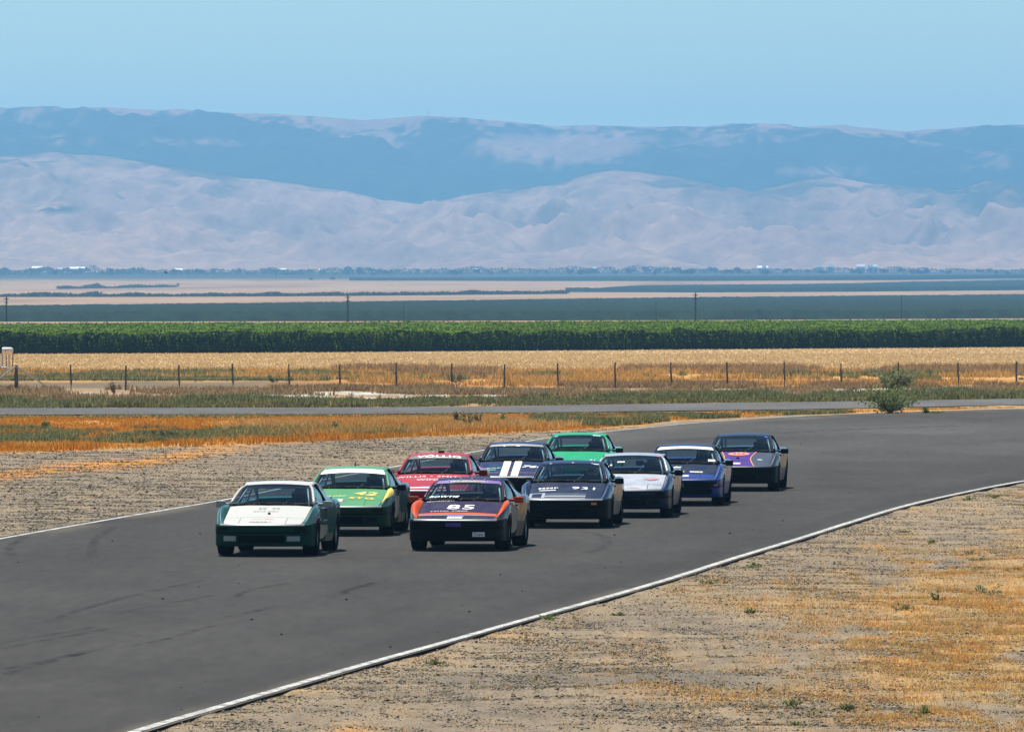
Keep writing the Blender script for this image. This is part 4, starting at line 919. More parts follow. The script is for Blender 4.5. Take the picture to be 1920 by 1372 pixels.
M_TYRE = mat('tyre_rubber', (.008, .008, .0085), .95, 0, .1); M_RIM = mat('rim_alloy', (.30, .31, .33), .4, .6); M_BLK = mat('black_trim', (.006, .006, .0065), .7, 0, .12); M_DARK = mat('cabin_black', (.006, .006, .0065), .95, 0, .05)
M_CAGE = mat('cage_steel', (.30, .33, .36), .5, .2); M_GLASS = make_glass('window_glass', (.62, .74, .78)); M_LAMP = mat('fog_lamp_glass', (.28, .29, .30), .25, 0, .6, .8); M_AMB = mat('amber_lens', (.75, .18, .01), .3, 0, .5, .8); M_TAIL = mat('red_lens', (.35, .01, .01), .3, 0, .5, .8)
M_SUIT = mat('race_suit', (.05, .05, .07), .85); M_HELM = mat('helmet_shell', (.10, .11, .14), .25, 0, .5, 1); M_VISOR = mat('visor', (.01, .01, .012), .1)
M_LIP = mat('lit_lip', (.24, .24, .24), .35, 0, .4, .3); M_LIPD = mat('dark_lip', (.05, .05, .06), .3, 0, .5, .6); M_CHROME = mat('bright_tape', (.62, .64, .66), .25, .6)  # pale lip paint stands in for the sunlit bumper edge
PM = {}
# wheels
def wheel_meshes():
    ty = MB(); R = .305; ty.lathe_x([(-.125, .20), (-.130, .25), (-.122, .288), (-.10, .302), (-.03, R), (.03, R), (.10, .302), (.122, .288), (.130, .25), (.125, .20), (.0, .195), (-.125, .20)], (0, 0, 0), 36)
    rm_ = MB(); rm_.lathe_x([(-.10, .195), (-.105, .205), (.105, .205), (.10, .192), (.07, .180), (-.05, .175), (-.05, .0)], (0, 0, 0), 30)
    for k in range(5):
        a = 2 * math.pi * k / 5; rt = Matrix.Rotation(a, 3, 'X'); rm_.box(rt @ Vector((.045, .105, 0)), (.035, .17, .055), rt)
    rm_.lathe_x([(.03, .05), (.07, .045), (.08, .0)], (0, 0, 0), 14)
    hb = MB(); hb.lathe_x([(-.055, .14), (-.02, .14), (-.02, 0)], (0, 0, 0), 20)
    return ty.mesh('tyre', True), rm_.mesh('rim'), hb.mesh('brake_disc')
ty_me, rim_me, brk_me = wheel_meshes()
PM['hood'] = hood_patch(-.69, .69, .425, 1.235, 26, 20, xfn=lambda s: (-float(fE(s)) + .007, float(fE(s)) - .007))
PM['nose_panel'] = hood_patch(-.40, .40, .0, .417, 16, 10)
PM['nose_corner'] = None
PM['under_skin'] = hood_patch(-.7, .7, .0, 1.3, 20, 20, -.009, 'under_skin', lambda s: (-float(fE(s)) - .01, float(fE(s)) + .01))
def lid(sgn): return hood_patch(0, 0, .012, .417, 8, 10, 0.0, 'headlight_cover', (lambda s: (.407, float(fE(s)) - .008)) if sgn > 0 else (lambda s: (-float(fE(s)) + .008, -.407)))
PM['lid'] = {1: lid(1), -1: lid(-1)}
NP = SEC.shape[1] - 1
for sg in (1, -1):
    PM['fender', sg] = side_part(0, 1.33, 0, NP, sg, 'front_fender')
    PM['door', sg] = side_part(1.33, 2.57, 0, NP, sg, 'door')
    PM['quarter', sg] = side_part(2.55, 4.2, 0, NP, sg, 'rear_quarter')
    PM['win', sg] = sidewin(sg, 1.42, 3.72, 'side_window')
PM['ws'] = gridfn(ws, 20, 12, 'windshield'); PM['roof'] = gridfn(roofp, 20, 14, 'roof'); PM['hatch'] = gridfn(hatchp, 16, 12, 'rear_window', -.97, .97, .03, .97)
PM['bumper'] = bumper_mesh()
mb = MB()
for sg in (1, -1):
    pl = [ws(sg * 1.0, v) for v in np.linspace(0, 1, 7)] + [roofp(sg, v) for v in (.2, .4, .6, .8, 1)] + [hatchp(sg, v) for v in (.2, .4, .6, .8, 1)]
    pl = [(p[0] + sg * .012, p[1], p[2] - (.006 if i < 6 else .024)) for i, p in enumerate(pl)]; mb.tube(pl, [.026] * 6 + [.025] * 11, 8)
PM['pillars'] = mb.mesh('roof_pillar', True)
mb = MB()
for sg in (1, -1): mb.tube([(sg * .752, 2.56 - SO, .868), (sg * .60, 2.44 - SO, 1.17)], .028, 6)
PM['bpillar'] = mb.mesh('centre_pillar', True)
# tail
mb = MB(); e = SEC[-1]; rows = [[(x, 4.2 - SO - .02, z) for x in np.linspace(-.74, .74, 9)] for z in (.20, .45, .62, .86)]; rows = [[(x * (1 if 0 < i < 3 else .95), y + (.06 if i == 1 else .03 if i == 2 else 0), z) for x, y, z in r] for i, r in enumerate(rows)]; mb.grid(rows)
PM['tail'] = mb.mesh('tail_panel', True)
mb = MB(); mb.grid([[(x, s - SO, z - .02 * (x / .7) ** 2) for x in np.linspace(-.66, .66, 13)] for s, z in ((3.90, .905), (4.0, .915), (4.12, .93), (4.2, .90), (4.2, .84))]); PM['deck'] = mb.mesh('rear_deck', True)
mb = MB(); mb.box((0, .02, .205), (1.16, 3.3, .03)); mb.box((0, -.1, .30), (.95, 2.2, .2)); PM['floor'] = mb.mesh('underbody')
mb = MB()
for c in AX:
    for sg in (1, -1):
        rows = []
        for k in range(15):
            a = math.radians(-12 + 204 * k / 14); rows.append([(sg * x, c - SO + math.cos(a) * (RARCH + .002), ZA + math.sin(a) * (RARCH + .002)) for x in (.845, .54)])
        mb.grid(rows)
        b = len(mb.V); mb.V.append((sg * .54, c - SO, ZA)); 
        for k in range(15):
            a = math.radians(-12 + 204 * k / 14); mb.V.append((sg * .54, c - SO + math.cos(a) * .34, ZA + math.sin(a) * .34))
        for k in range(14): mb.F.append((b, b + 1 + k, b + 2 + k))
PM['arch'] = mb.mesh('wheel_well')
mb = MB(); mb.grid([[(u * (.70 - .01 * j), 1.245 + .16 * (u * u) * .9 + j * .0 - SO + (.0 if j == 0 else -.045), .845 - .012 * u * u - .0 + (.012 if j else 0)) for u in np.linspace(-1, 1, 13)] for j in (0, 1)]); PM['cowl'] = mb.mesh('cowl_strip')
# cabin
mb = MB(); mb.box((0, 1.52 - SO, .70), (1.36, .34, .22)); mb.box((.34, 1.62 - SO, .82), (.42, .18, .07)); PM['dash'] = mb.mesh('dashboard', bevel=.025)
mb = MB()
def seat(xc):
    mb = MB(); mb.box((xc, 2.16 - SO, .36), (.46, .5, .14)); mb.box((xc, 2.44 - SO, .66), (.44, .10, .56), Matrix.Rotation(-.25, 3, 'X')); mb.box((xc, 2.53 - SO, .98), (.27, .08, .17), Matrix.Rotation(-.2, 3, 'X'))
    for k in (-1, 1): mb.box((xc + k * .22, 2.40 - SO, .72), (.05, .22, .34)); mb.box((xc + k * .15, 2.48 - SO, .97), (.04, .16, .14))
    return mb.mesh('seat', bevel=.02)
PM['seat'] = seat(.36)
mb = MB(); r = .02
for pth in ([(-.60, 2.52, .25), (-.60, 2.52, .9), (-.50, 2.52, 1.15), (.50, 2.52, 1.15), (.60, 2.52, .9), (.60, 2.52, .25)], [(.50, 2.52, 1.15), (.52, 2.05, 1.13), (.62, 1.5, .88), (.63, 1.4, .4)], [(-.50, 2.52, 1.15), (-.52, 2.05, 1.13), (-.62, 1.5, .88), (-.63, 1.4, .4)], [(-.5, 2.06, 1.13), (.5, 2.06, 1.13)], [(.56, 2.52, 1.05), (-.3, 2.53, .35)], [(.45, 2.54, 1.12), (.5, 3.5, .5)], [(-.45, 2.54, 1.12), (-.5, 3.5, .5)], [(.45, 2.6, 1.1), (-.5, 3.45, .52)], [(-.6, 2.5, .8), (.6, 2.5, .8)]):
    mb.tube([(x, s - SO, z) for x, s, z in pth], r, 7)
PM['cage'] = mb.mesh('roll_cage', True)
mb = MB(); N = 22; rw_ = [Vector((.36 + .17 * math.cos(6.283 * k / N), 1.80 - SO + .04 * math.sin(6.283 * k / N), .80 + .165 * math.sin(6.283 * k / N))) for k in range(N + 1)]; mb.tube(rw_, .014, 6, False); mb.box((.36, 1.80 - SO, .80), (.32, .02, .035)); mb.tube([(.36, 1.80 - SO, .80), (.36, 1.6 - SO, .77)], .03, 8); PM['wheelst'] = mb.mesh('steering_wheel', True)
def mirror(sg):
    mb = MB(); c = Vector((sg * .935, 1.60 - SO, .855)); mb.box(c, (.165, .10, .11)); me = mb.mesh('mirror', bevel=.022); b = MB(); b.tube([(sg * .765, 1.62 - SO, .85), (sg * .865, 1.61 - SO, .85)], [.03, .022], 8)
    me2 = b.mesh('mirror_arm', True); bm = bmesh.new(); bm.from_mesh(me); bm.from_mesh(me2); bm.to_mesh(me); bm.free(); return me
PM['mir'] = {1: mirror(1), -1: mirror(-1)}
def place(name, me, m, parent, loc=None):
    o = bpy.data.objects.new(name, me); C.objects.link(o); o.parent = parent
    if loc: o.location = loc
    if len(me.materials) == 0: me.materials.append(m)
    if me.materials[0] is not m: o.material_slots[0].link = 'OBJECT'; o.material_slots[0].material = m
    return o
# ----- lettering laid on the panels
_tc = {}
def text_pts(txt, size, bold=.012, stretch=1.0, shear=0.0):
    key = (txt, size, bold, stretch, shear)
    cu = bpy.data.curves.new('lettering', 'FONT'); cu.body = txt; cu.size = size; cu.offset = bold * size; cu.align_x = 'CENTER'; cu.align_y = 'CENTER'; cu.resolution_u = 2; cu.fill_mode = 'BOTH'; cu.space_character = 1.08; cu.shear = shear
    ob = bpy.data.objects.new('t', cu); C.objects.link(ob); dg = bpy.context.evaluated_depsgraph_get(); me = bpy.data.meshes.new_from_object(ob.evaluated_get(dg)); bpy.data.objects.remove(ob); bpy.data.curves.remove(cu)
    vs = [(v.co.x * stretch, v.co.y) for v in me.vertices]; fs = [tuple(p.vertices) for p in me.polygons]; bpy.data.meshes.remove(me); return vs, fs
def hood_text(car, txt, x, s, size, m, stretch=1.6, tall=1.0, name='lettering', bold=.02, shear=0, par=None, off=.007):
    vs, fs = text_pts(txt, size, bold, stretch, shear)
    tall = tall * 1.4
    V = [(x + a, float(ypos(x + a, s + b * tall)) - .002, float(hoodz(x + a, s + b * tall)) + off) for a, b in vs]
    return place(name, mesh_list(name, V, fs), m, car if par is None else par)
def ws_text(car, txt, u, v, size, m, stretch=1.4, name='lettering', bold=.02, shear=0, par=None, tall=1.0):
    vs, fs = text_pts(txt, size, bold, stretch, shear); V = [ws(u + a / .63, v + b * tall / .85, .012) for a, b in vs]
    return place(name, mesh_list(name, V, fs), m, car if par is None else par)
def ws_patch(car, u0, u1, v0, v1, m, name='sun_strip', off=.006, fn=None, par=None):
    mb = MB(); mb.grid([[ws(u, (v0 + (v1 - v0) * j / 3) if fn is None else fn(u, j / 3), off) for u in np.linspace(u0, u1, 15)] for j in range(4)]); return place(name, mb.mesh(name, True), m, par or car)
def front_text(car, txt, x, z, size, m, stretch=1.3, name='lettering'):
    vs, fs = text_pts(txt, size, .02, stretch); V = [(x + a, float(yfront(x + a)) - .053 - SO, z + b) for a, b in vs]; return place(name, mesh_list(name, V, fs), m, car)
WHT = mat('white_vinyl', (.80, .80, .78), .5); REDV = mat('red_vinyl', (.55, .03, .04), .5); YEL = mat('yellow_vinyl', (.75, .60, .08), .5); BLKV = mat('black_vinyl', (.02, .02, .02), .5); GRNV = mat('green_vinyl', (.03, .55, .22), .5); PURV = mat('purple_vinyl', (.09, .035, .26), .5); ORGV = mat('orange_vinyl', (.85, .22, .06), .5); CREAM = mat('cream_vinyl', (.70, .66, .52), .5)

def side_gloss(m):
    nm = m.name + '_gloss'
    if nm in bpy.data.materials: return bpy.data.materials[nm]
    q = m.copy(); q.name = nm; b = q.node_tree.nodes['Principled BSDF']; b.inputs['Coat Weight'].default_value = .85; b.inputs['Coat Roughness'].default_value = .03; b.inputs['Specular IOR Level'].default_value = .3; return q
def build_car(px, S_, yaw, label, P_):
    """P_: paint for each panel; px = photo column of the roof centre, S_ = photo pixels per metre at the car"""
    Yc = F / S_ ; Xc = (px - 960) / F * (Yc + .25)
    th = math.radians(yaw); th_w = th + (px - 960) / F
    root = empty('race_car', (Xc, Yc, .031), -th_w); tag(root, label, 'race car', 'race cars coming round the bend')
    # centre the roof (s = 2.4) on px
    root.location.x -= math.sin(th_w) * .30
    for k in ('body', 'fender', 'door', 'quarter'):
        if k in P_ and k + '_side' not in P_: P_[k + '_side'] = side_gloss(P_[k])
    g = lambda k, d='body': P_.get(k, P_.get(d, P_['body']))
    for sg in (1, -1):
        o = place('front_fender', PM['fender', sg], g('fender_side', 'body_side'), root)
        if g('fender') is not g('body'): o['label'] = P_.get('fl', 'front fender in its own colour')
        d = place('door', PM['door', sg], g('body_side'), root)
        mb_h = HANDLE[sg]; place('door_handle', mb_h, M_BLK, d)
        place('rear_quarter', PM['quarter', sg], g('body_side'), root)
        place('side_window', PM['win', sg], M_GLASS, root)
        lc = place('headlight_cover', PM['lid'][sg], g('lid', 'hood'), root)
        place('mirror', PM['mir'][sg], g('mirror'), root)
        place('fog_light', FOG[sg], P_.get('fog', M_BLK), root); place('turn_signal', SIG[sg], P_.get('sig', M_BLK), root)
        place('tail_light', TAILL[sg], M_TAIL, root)
        for c in AX:
            wh = bpy.data.objects.new('wheel', None); C.objects.link(wh); wh.parent = root; wh.location = (sg * .738, c - SO, .305); wh.rotation_euler = (0, 0, 0 if sg > 0 else math.pi); wh.empty_display_size = .2
            if c < 1: wh.rotation_euler.z += .04
            place('tyre', ty_me, M_TYRE, wh); place('rim', rim_me, P_.get('rim', M_RIM), wh); place('brake_disc', brk_me, M_DARK, wh)
    place('hood', PM['hood'], g('hood'), root); place('nose_panel', PM['nose_panel'], g('nose', 'hood'), root); place('under_skin', PM['under_skin'], M_DARK, root)
    b = place('bumper', PM['bumper'], g('bumper'), root); place('air_intake', INTAKE, M_DARK, b); place('bumper_groove', GROOVE, M_BLK, b)
    place('bumper_highlight', LIP_HIGHLIGHT, P_.get('lip_paint', M_LIP), b)
    wsd = place('windshield', PM['ws'], M_GLASS, root); place('wiper', WIPER, M_BLK, wsd)
    place('roof', PM['roof'], g('roof'), root); place('rear_window', PM['hatch'], M_GLASS, root); place('roof_pillar', PM['pillars'], g('pillar', 'roof'), root); place('centre_pillar', PM['bpillar'], M_BLK, root)
    place('windshield_seal', SEAL, M_BLK, wsd)
    place('tail_panel', PM['tail'], g('quarter'), root); place('rear_deck', PM['deck'], g('quarter'), root); place('underbody', PM['floor'], M_DARK, root); place('wheel_well', PM['arch'], M_DARK, root); place('cowl_strip', PM['cowl'], M_BLK, root)
    place('dashboard', PM['dash'], M_DARK, root); place('driver_seat', PM['seat'], M_DARK, root); place('roll_cage', PM['cage'], P_.get('cage', M_CAGE), root); place('steering_wheel', PM['wheelst'], M_BLK, root)
    return root, wsd
HANDLE = {}; FOG = {}; SIG = {}; TAILL = {}
for sg in (1, -1):
    mb = MB(); mb.box((sg * .800, 2.38 - SO, .74), (.02, .14, .03)); HANDLE[sg] = mb.mesh('door_handle')
    a, b = (.44, .66) if sg > 0 else (-.66, -.44); FOG[sg] = front_panel(a, b, .265, .350, .028, 'fog_light', 6)
    a, b = (.58, .76) if sg > 0 else (-.76, -.58); SIG[sg] = front_panel(a, b, .445, .50, .056, 'turn_signal', 6)
    mb = MB(); mb.box((sg * .5, 4.245 - SO, .68), (.38, .04, .13)); TAILL[sg] = mb.mesh('tail_light')
LIP_HIGHLIGHT = MB(); LIP_HIGHLIGHT.grid([[(x, float(yfront(x)) - o_ - SO, z_) for x in np.linspace(-.73, .73, 31)] for o_, z_ in ((.050, .524), (.046, .536), (.020, .552), (.0, .558))]); LIP_HIGHLIGHT = LIP_HIGHLIGHT.mesh('bumper_highlight', True)  # tilted strip, the bumper's bright highlight line put into shape and colour
INTAKE = front_panel(-.40, .40, .235, .36, .024, 'air_intake', 12); GROOVE = front_panel(-.80, .80, .398, .412, .034, 'bumper_groove', 30)
mb = MB(); mb.tube([ws(-.05, .0, .012), ws(-.35, .03, .012), ws(-.68, .02, .012)], .005, 5); mb.tube([ws(.55, .0, .012), ws(.3, .03, .012), ws(-.02, .03, .012)], .005, 5); WIPER = mb.mesh('wiper')
mb = MB()
for e0, e1 in ((0, .035), ): 
    for sg in (1, -1): mb.grid([[ws(sg * u, v, .003) for v in np.linspace(0, 1, 9)] for u in (.945, .985)])
    mb.grid([[ws(u, v, .003) for u in np.linspace(-.97, .97, 15)] for v in (.945, .985)]); mb.grid([[ws(u, v, .003) for u in np.linspace(-.97, .97, 15)] for v in (.0, .04)])
SEAL = mb.mesh('windshield_seal', True)

# drivers
def driver_meshes():
    J = {'pel': (.36, 2.26, .47), 'bel': (.36, 2.31, .62), 'che': (.36, 2.36, .82), 'nek': (.36, 2.37, .95), 'hed': (.36, 2.36, 1.03), 'ls': (.17, 2.34, .87), 'rs': (.55, 2.34, .87), 'le': (.15, 2.10, .72), 're': (.57, 2.10, .72), 'lh': (.21, 1.85, .82), 'rh': (.51, 1.85, .82), 'lf': (.23, 1.80, .86), 'rf': (.49, 1.80, .86),
         'lk': (.26, 1.78, .58), 'rk': (.46, 1.78, .58), 'la': (.28, 1.45, .36), 'ra': (.44, 1.45, .36), 'lt': (.28, 1.34, .44), 'rt': (.44, 1.34, .44), 'lp': (.28, 2.2, .45), 'rp': (.44, 2.2, .45)}
    R = {'pel': .15, 'bel': .14, 'che': .16, 'nek': .06, 'hed': .085, 'ls': .08, 'rs': .08, 'le': .05, 're': .05, 'lh': .038, 'rh': .038, 'lf': .04, 'rf': .04, 'lk': .065, 'rk': .065, 'la': .045, 'ra': .045, 'lt': .04, 'rt': .04, 'lp': .09, 'rp': .09}
    E = [('pel', 'bel'), ('bel', 'che'), ('che', 'nek'), ('nek', 'hed'), ('che', 'ls'), ('che', 'rs'), ('ls', 'le'), ('rs', 're'), ('le', 'lh'), ('re', 'rh'), ('lh', 'lf'), ('rh', 'rf'), ('pel', 'lp'), ('pel', 'rp'), ('lp', 'lk'), ('rp', 'rk'), ('lk', 'la'), ('rk', 'ra'), ('la', 'lt'), ('ra', 'rt')]
    ks = list(J); me = bpy.data.meshes.new('person'); me.from_pydata([(J[k][0] - .36, J[k][1] - SO, J[k][2]) for k in ks], [(ks.index(a), ks.index(b)) for a, b in E], [])
    ob = bpy.data.objects.new('p', me); C.objects.link(ob); md = ob.modifiers.new('sk', 'SKIN')
    for i, k in enumerate(ks): me.skin_vertices[0].data[i].radius = (R[k], R[k] * .85)
    me.skin_vertices[0].data[0].use_root = True
    sb = ob.modifiers.new('ss', 'SUBSURF'); sb.levels = 1; sb.render_levels = 1
    dg = bpy.context.evaluated_depsgraph_get(); out = bpy.data.meshes.new_from_object(ob.evaluated_get(dg)); out.name = 'person'; bpy.data.objects.remove(ob)
    for p in out.polygons: p.use_smooth = True
    bm = bmesh.new(); bmesh.ops.create_uvsphere(bm, u_segments=20, v_segments=14, radius=1)
    for v in bm.verts:
        v.co = Vector((v.co.x * .125, v.co.y * .15 + 2.35 - SO, v.co.z * .14 + 1.035))
        if v.co.z < .96: v.co.y = v.co.y - .02
    hm = bpy.data.meshes.new('helmet'); bm.to_mesh(hm); bm.free()
    for p in hm.polygons: p.use_smooth = True
    mb = MB(); mb.grid([[(math.sin(a) * .128, 2.35 - SO - math.cos(a) * .152, z) for a in np.linspace(-1.1, 1.1, 11)] for z in (1.005, 1.04, 1.075)]); vz = mb.mesh('visor', True)
    return out, hm, vz
dr_me, hel_me, vis_me = driver_meshes()
dr_me.materials.clear()
HC = {}
def driver(car, label, col):
    p = place('person', dr_me, M_SUIT, None); p.parent = None; p.matrix_world = car.matrix_basis @ Matrix.Translation((.36, 0, 0))
    p.location = car.matrix_basis @ Vector((.36, 0, 0)); p.rotation_euler = car.rotation_euler
    tag(p, label, 'person', 'drivers in the race cars')
    m = mat('helmet_' + col[0], col[1], .25, 0, .5, 1); place('helmet', hel_me, m, p); place('visor', vis_me, M_VISOR, p)

# paints
pW = paint('paint_white', (.58, .57, .52)); pTeal = paint('paint_teal_green', (.0, .09, .065), .36, .3); pTealD = paint('paint_dark_teal', (.0, .042, .028), .6, 0); pGreen = paint('paint_mid_green', (.09, .31, .13)); pGreenD = paint('paint_dark_green', (.004, .035, .012), .45, .05); pRed = paint('paint_red', (.42, .008, .025), .36, .3); pNavy = paint('paint_navy', (.006, .02, .085), .27, .2); pBlue = paint('paint_blue', (.005, .035, .22), .27, .2); pBrightG = paint('paint_bright_green', (.01, .36, .15)); pInk = paint('paint_ink', (.005, .012, .04)); pSil = paint('paint_silver', (.48, .50, .53), .35, 1, 0, .35); pPurp = paint('paint_purple_black', (.022, .008, .045)); pOr = paint('paint_orange', (.75, .09, .006)); pGrey = paint('paint_grey', (.05, .05, .06), .35, 1, 0, .3); pViolet = paint('paint_violet', (.07, .025, .22)); pBlk = paint('paint_black', (.004, .004, .005), .5, .0); pMirW = paint('paint_mirror_grey', (.42, .40, .38)); pMirR = paint('paint_dark_red', (.25, .01, .012)); pMirO = paint('paint_red_orange', (.60, .06, .01))
GRY = mat('grey_vinyl', (.22, .23, .24), .5)

# 1 white and green
c, wn = build_car(526, 108.2, 8.0, 'white race car with green fenders leading at the left of the pack', dict(body=pTeal, fender=pTeal, fl='green fender beside the white hood', hood=pW, roof=pW, bumper=pTealD, mirror=pMirW, fog=M_LAMP))
hood_text(c, '99  99', 0.0, .98, .085, GRY, 1.6, 1.0); hood_text(c, 'RACE SPEC', -.03, .80, .06, GRY, 1.4, .9); hood_text(c, 'TOYO TIRES', -.02, .28, .05, REDV, 1.3, .9, bold=0); hood_text(c, 'NASA', -.06, .10, .07, BLKV, 1.6, .7); hood_text(c, '>', .14, .10, .07, REDV, 1.4, .7)
mb = MB(); mb.lathe_x([(-.02, 0), (-.02, .02), (.02, .02), (.02, 0)], (.05, float(ypos(.05, .62)), float(hoodz(.05, .62)) + .012), 10); place('hood_pin', mb.mesh('hood_pin'), M_BLK, c)
driver(c, 'driver in dark suit and helmet inside the white and green car', ('navy', (.03, .04, .07)))
# 2 green 42
c, wn = build_car(668, 100.7, 6.6, 'light green race car with yellow number 42 and white windshield strip', dict(body=pGreenD, hood=pGreen, roof=pGreen, bumper=pGreenD, fender=pGreenD, fl='dark green fender', mirror=pBlk))
ws_patch(c, -.97, .97, 0, 0, WHT, 'sun_strip', fn=lambda u, t: .985 - t * (.25 + .06 * u * u), par=wn); hood_text(c, '42', .34, .86, .20, YEL, 2.0, 1.1, 'racing_number', .03, .2); hood_text(c, 'STG', .31, .52, .13, YEL, 1.9, .9, bold=.03); hood_text(c, '944 SPEC', -.22, .66, .075, YEL, 1.4, .9, bold=.03, shear=.2); hood_text(c, 'TOYO TIRES', -.2, .36, .07, REDV, 1.2, .9)
hd = hood_patch(-.36, -.02, .28, .43, 8, 6, .005, 'sponsor_decal'); place('sponsor_decal', hd, WHT, c); hd = hood_patch(-.30, -.02, .05, .16, 8, 6, .005, 'sponsor_decal'); place('sponsor_decal', hd, PURV, c)
# yellow flash on the fender
def fender_patch(car, sg, s0, s1, m, j0=1, j1=14, name='fender_flash', taper=True, off=.005):
    rows = []; n = 16
    for i in range(n + 1):
        s = s0 + (s1 - s0) * i / n; S2 = side_section(s); t = math.sin(math.pi * (i / n)) ** .5 if taper else 1; a = j0; b = j0 + (j1 - j0) * t
        r = []
        for k in range(9):
            q = a + (b - a) * k / 8; i0 = int(q); f = q - i0; i1 = min(i0 + 1, len(S2) - 1); x = S2[i0][0] * (1 - f) + S2[i1][0] * f; z = S2[i0][1] * (1 - f) + S2[i1][1] * f
            r.append((sg * (x + off * .7 * (k / 8)), float(ypos(x, s)) - off * .5, z + off))
        rows.append(r)
    mb = MB(); mb.grid(rows); return place(name, mb.mesh(name, True), m, car)
fender_patch(c, 1, .22, 1.28, YEL, 1, 17)
mb = MB(); mb.tube([(-.02, 2.35 - SO, 1.23), (-.02, 2.37 - SO, 1.32)], [.016, .006], 6); place('antenna', mb.mesh('antenna'), M_BLK, c)
driver(c, 'driver in dark helmet inside the light green car numbered 42', ('black', (.02, .02, .02)))
# 3 red
c, wn = build_car(826, 94.0, 6.0, 'red race car with white lettering across its windshield and hood', dict(body=pRed, bumper=pRed, mirror=pMirR))
ws_patch(c, -.97, .97, .76, .985, BLKV, 'sun_strip', par=wn); ws_text(c, 'VÖLLIG', .04, .87, .125, WHT, 2.1, par=wn, bold=.035, tall=1.5); hood_text(c, 'WILLIS • SMITH', -.05, .98, .11, WHT, 1.75, 1.0, bold=-.0); hood_text(c, 'WINES', -.02, .72, .12, WHT, 1.5, .6); place('hood_line', hood_patch(-.30, .26, .80, .815, 8, 1, .006, 'hood_line'), WHT, c)
hd = hood_patch(-.40, .40, .10, .16, 10, 4, .005, 'hood_band'); place('hood_band', hd, WHT, c); hd = hood_patch(-.16, .12, .17, .24, 8, 4, .006, 'sponsor_decal'); place('sponsor_decal', hd, PURV, c)
mb = MB(); mb.box((.02, 2.35 - SO, 1.255), (.12, .1, .04)); place('roof_vent', mb.mesh('roof_vent', bevel=.008), M_BLK, c)
driver(c, 'driver in dark helmet inside the red car', ('charcoal', (.04, .04, .05)))
# 4 number 85
c, wn = build_car(885, 106.2, 7.4, 'purple black race car with orange fenders and white number 85', dict(body=pBlk, hood=pPurp, roof=pPurp, bumper=pBlk, fender=pBlk, fl='black fender with orange top', mirror=pMirO, nose=pPurp, lid=pPurp))
for sg in (1, -1): fender_patch(c, sg, .06, 1.30, ORGV2 if False else pOr, 0, 13 if sg > 0 else 16, 'fender_flash')
hood_text(c, '85', .02, .76, .27, WHT, 1.85, 1.1, 'racing_number', .012); hood_text(c, 'TOYO TIRES', -.18, .50, .06, WHT, 1.9, .7, shear=.3)
place('orange_band', hood_patch(0, 0, .27, .40, 18, 4, .005, 'orange_band', lambda s: (-float(fE(s)) + .01, float(fE(s)) - .01)), pOr, c); place('silver_pinstripe', hood_patch(0, 0, .22, .26, 18, 2, .005, 'silver_pinstripe', lambda s: (-float(fE(s)) + .01, float(fE(s)) - .01)), M_CHROME, c)
place('sponsor_decal', hood_patch(-.14, .13, .0, .12, 8, 4, .010, 'sponsor_decal'), WHT, c); place('sponsor_decal', hood_patch(-.14, .15, .14, .25, 8, 4, .008, 'sponsor_decal'), PURV, c); hood_text(c, 'NASA >', .0, .055, .075, BLKV, 1.1, .9, off=.013)
ws_patch(c, -.97, .97, .80, .985, PURV, 'sun_strip', par=wn); ws_patch(c, -.42, .38, .80, .94, BLKV, 'strip_panel', .009, par=wn); ws_text(c, '• PARTS PERFORMANCE •', -.02, .87, .055, WHT, 1.15, par=wn, bold=.02); ws_text(c, 'BOWTIE', -.52, .09, .08, WHT, 1.5, par=wn, shear=.3); hood_text(c, 'MOTORSPORTS', -.40, 1.19, .05, WHT, 1.3, .8)
for x in (-.05, .18, .42, .62): mb = MB(); mb.lathe_x([(-.012, 0), (-.012, .012), (.012, .012), (.012, 0)], (x, 1.25 + .16 * (x / .7) ** 2 - SO - .03, .868), 8); place('windshield_clip', mb.mesh('windshield_clip'), WHT, c)
for u, v in ((-.6, .92), (-.25, .985), (.1, .985), (.5, .985), (-.93, .35), (-.93, .7), (.93, .7)): mb = MB(); p_ = ws(u, v, .015); mb.lathe_x([(-.012, 0), (-.012, .012), (.012, .012), (.012, 0)], p_, 8); place('windshield_clip', mb.mesh('windshield_clip'), CREAM, c)
place('licence_plate', front_panel(-.15, .12, .43, .495, .056, 'licence_plate', 4), PURV, c)
place('sponsor_plate', front_panel(.32, .53, .255, .335, .05, 'sponsor_plate', 4), WHT, c); o = front_text(c, 'Toyo', .425, .295, .07, REDV, 1.0); 
driver(c, 'driver in grey helmet inside the purple car numbered 85', ('grey', (.25, .26, .28)))
# 5 blue with stripes
c, wn = build_car(972, 88.4, 4.8, 'dark blue race car with two cream stripes down the hood', dict(body=pNavy, hood=pNavy, roof=pNavy, pillar=pInk, bumper=pInk, mirror=pBlk))
for a, b in ((-.20, -.045), (.03, .185)):
    place('racing_stripe', hood_patch(a, b, .425, 1.235, 4, 14, .004, 'racing_stripe'), CREAM, c); place('racing_stripe', hood_patch(a, b, .0, .417, 4, 8, .004, 'racing_stripe'), CREAM, c)
hood_text(c, '760', .42, .78, .16, WHT, 1.8, 1.0, 'racing_number', .04, .3); hood_text(c, 'LEAP', -.42, .64, .10, GRNV, 1.8, .8, bold=.05); hood_text(c, 'NASA', -.44, .5, .06, WHT, 1.5, .8); hood_text(c, 'TOYO TIRES  TOYO', -.02, .24, .08, REDV, 1.5, .7, off=.009)
ws_patch(c, -.97, .97, .83, .985, GRY, 'sun_strip', par=wn); ws_patch(c, -.45, -.38, .80, .84, WHT, 'windshield_sticker', .01, par=wn); ws_patch(c, .0, .14, .80, .84, WHT, 'windshield_sticker', .01, par=wn)
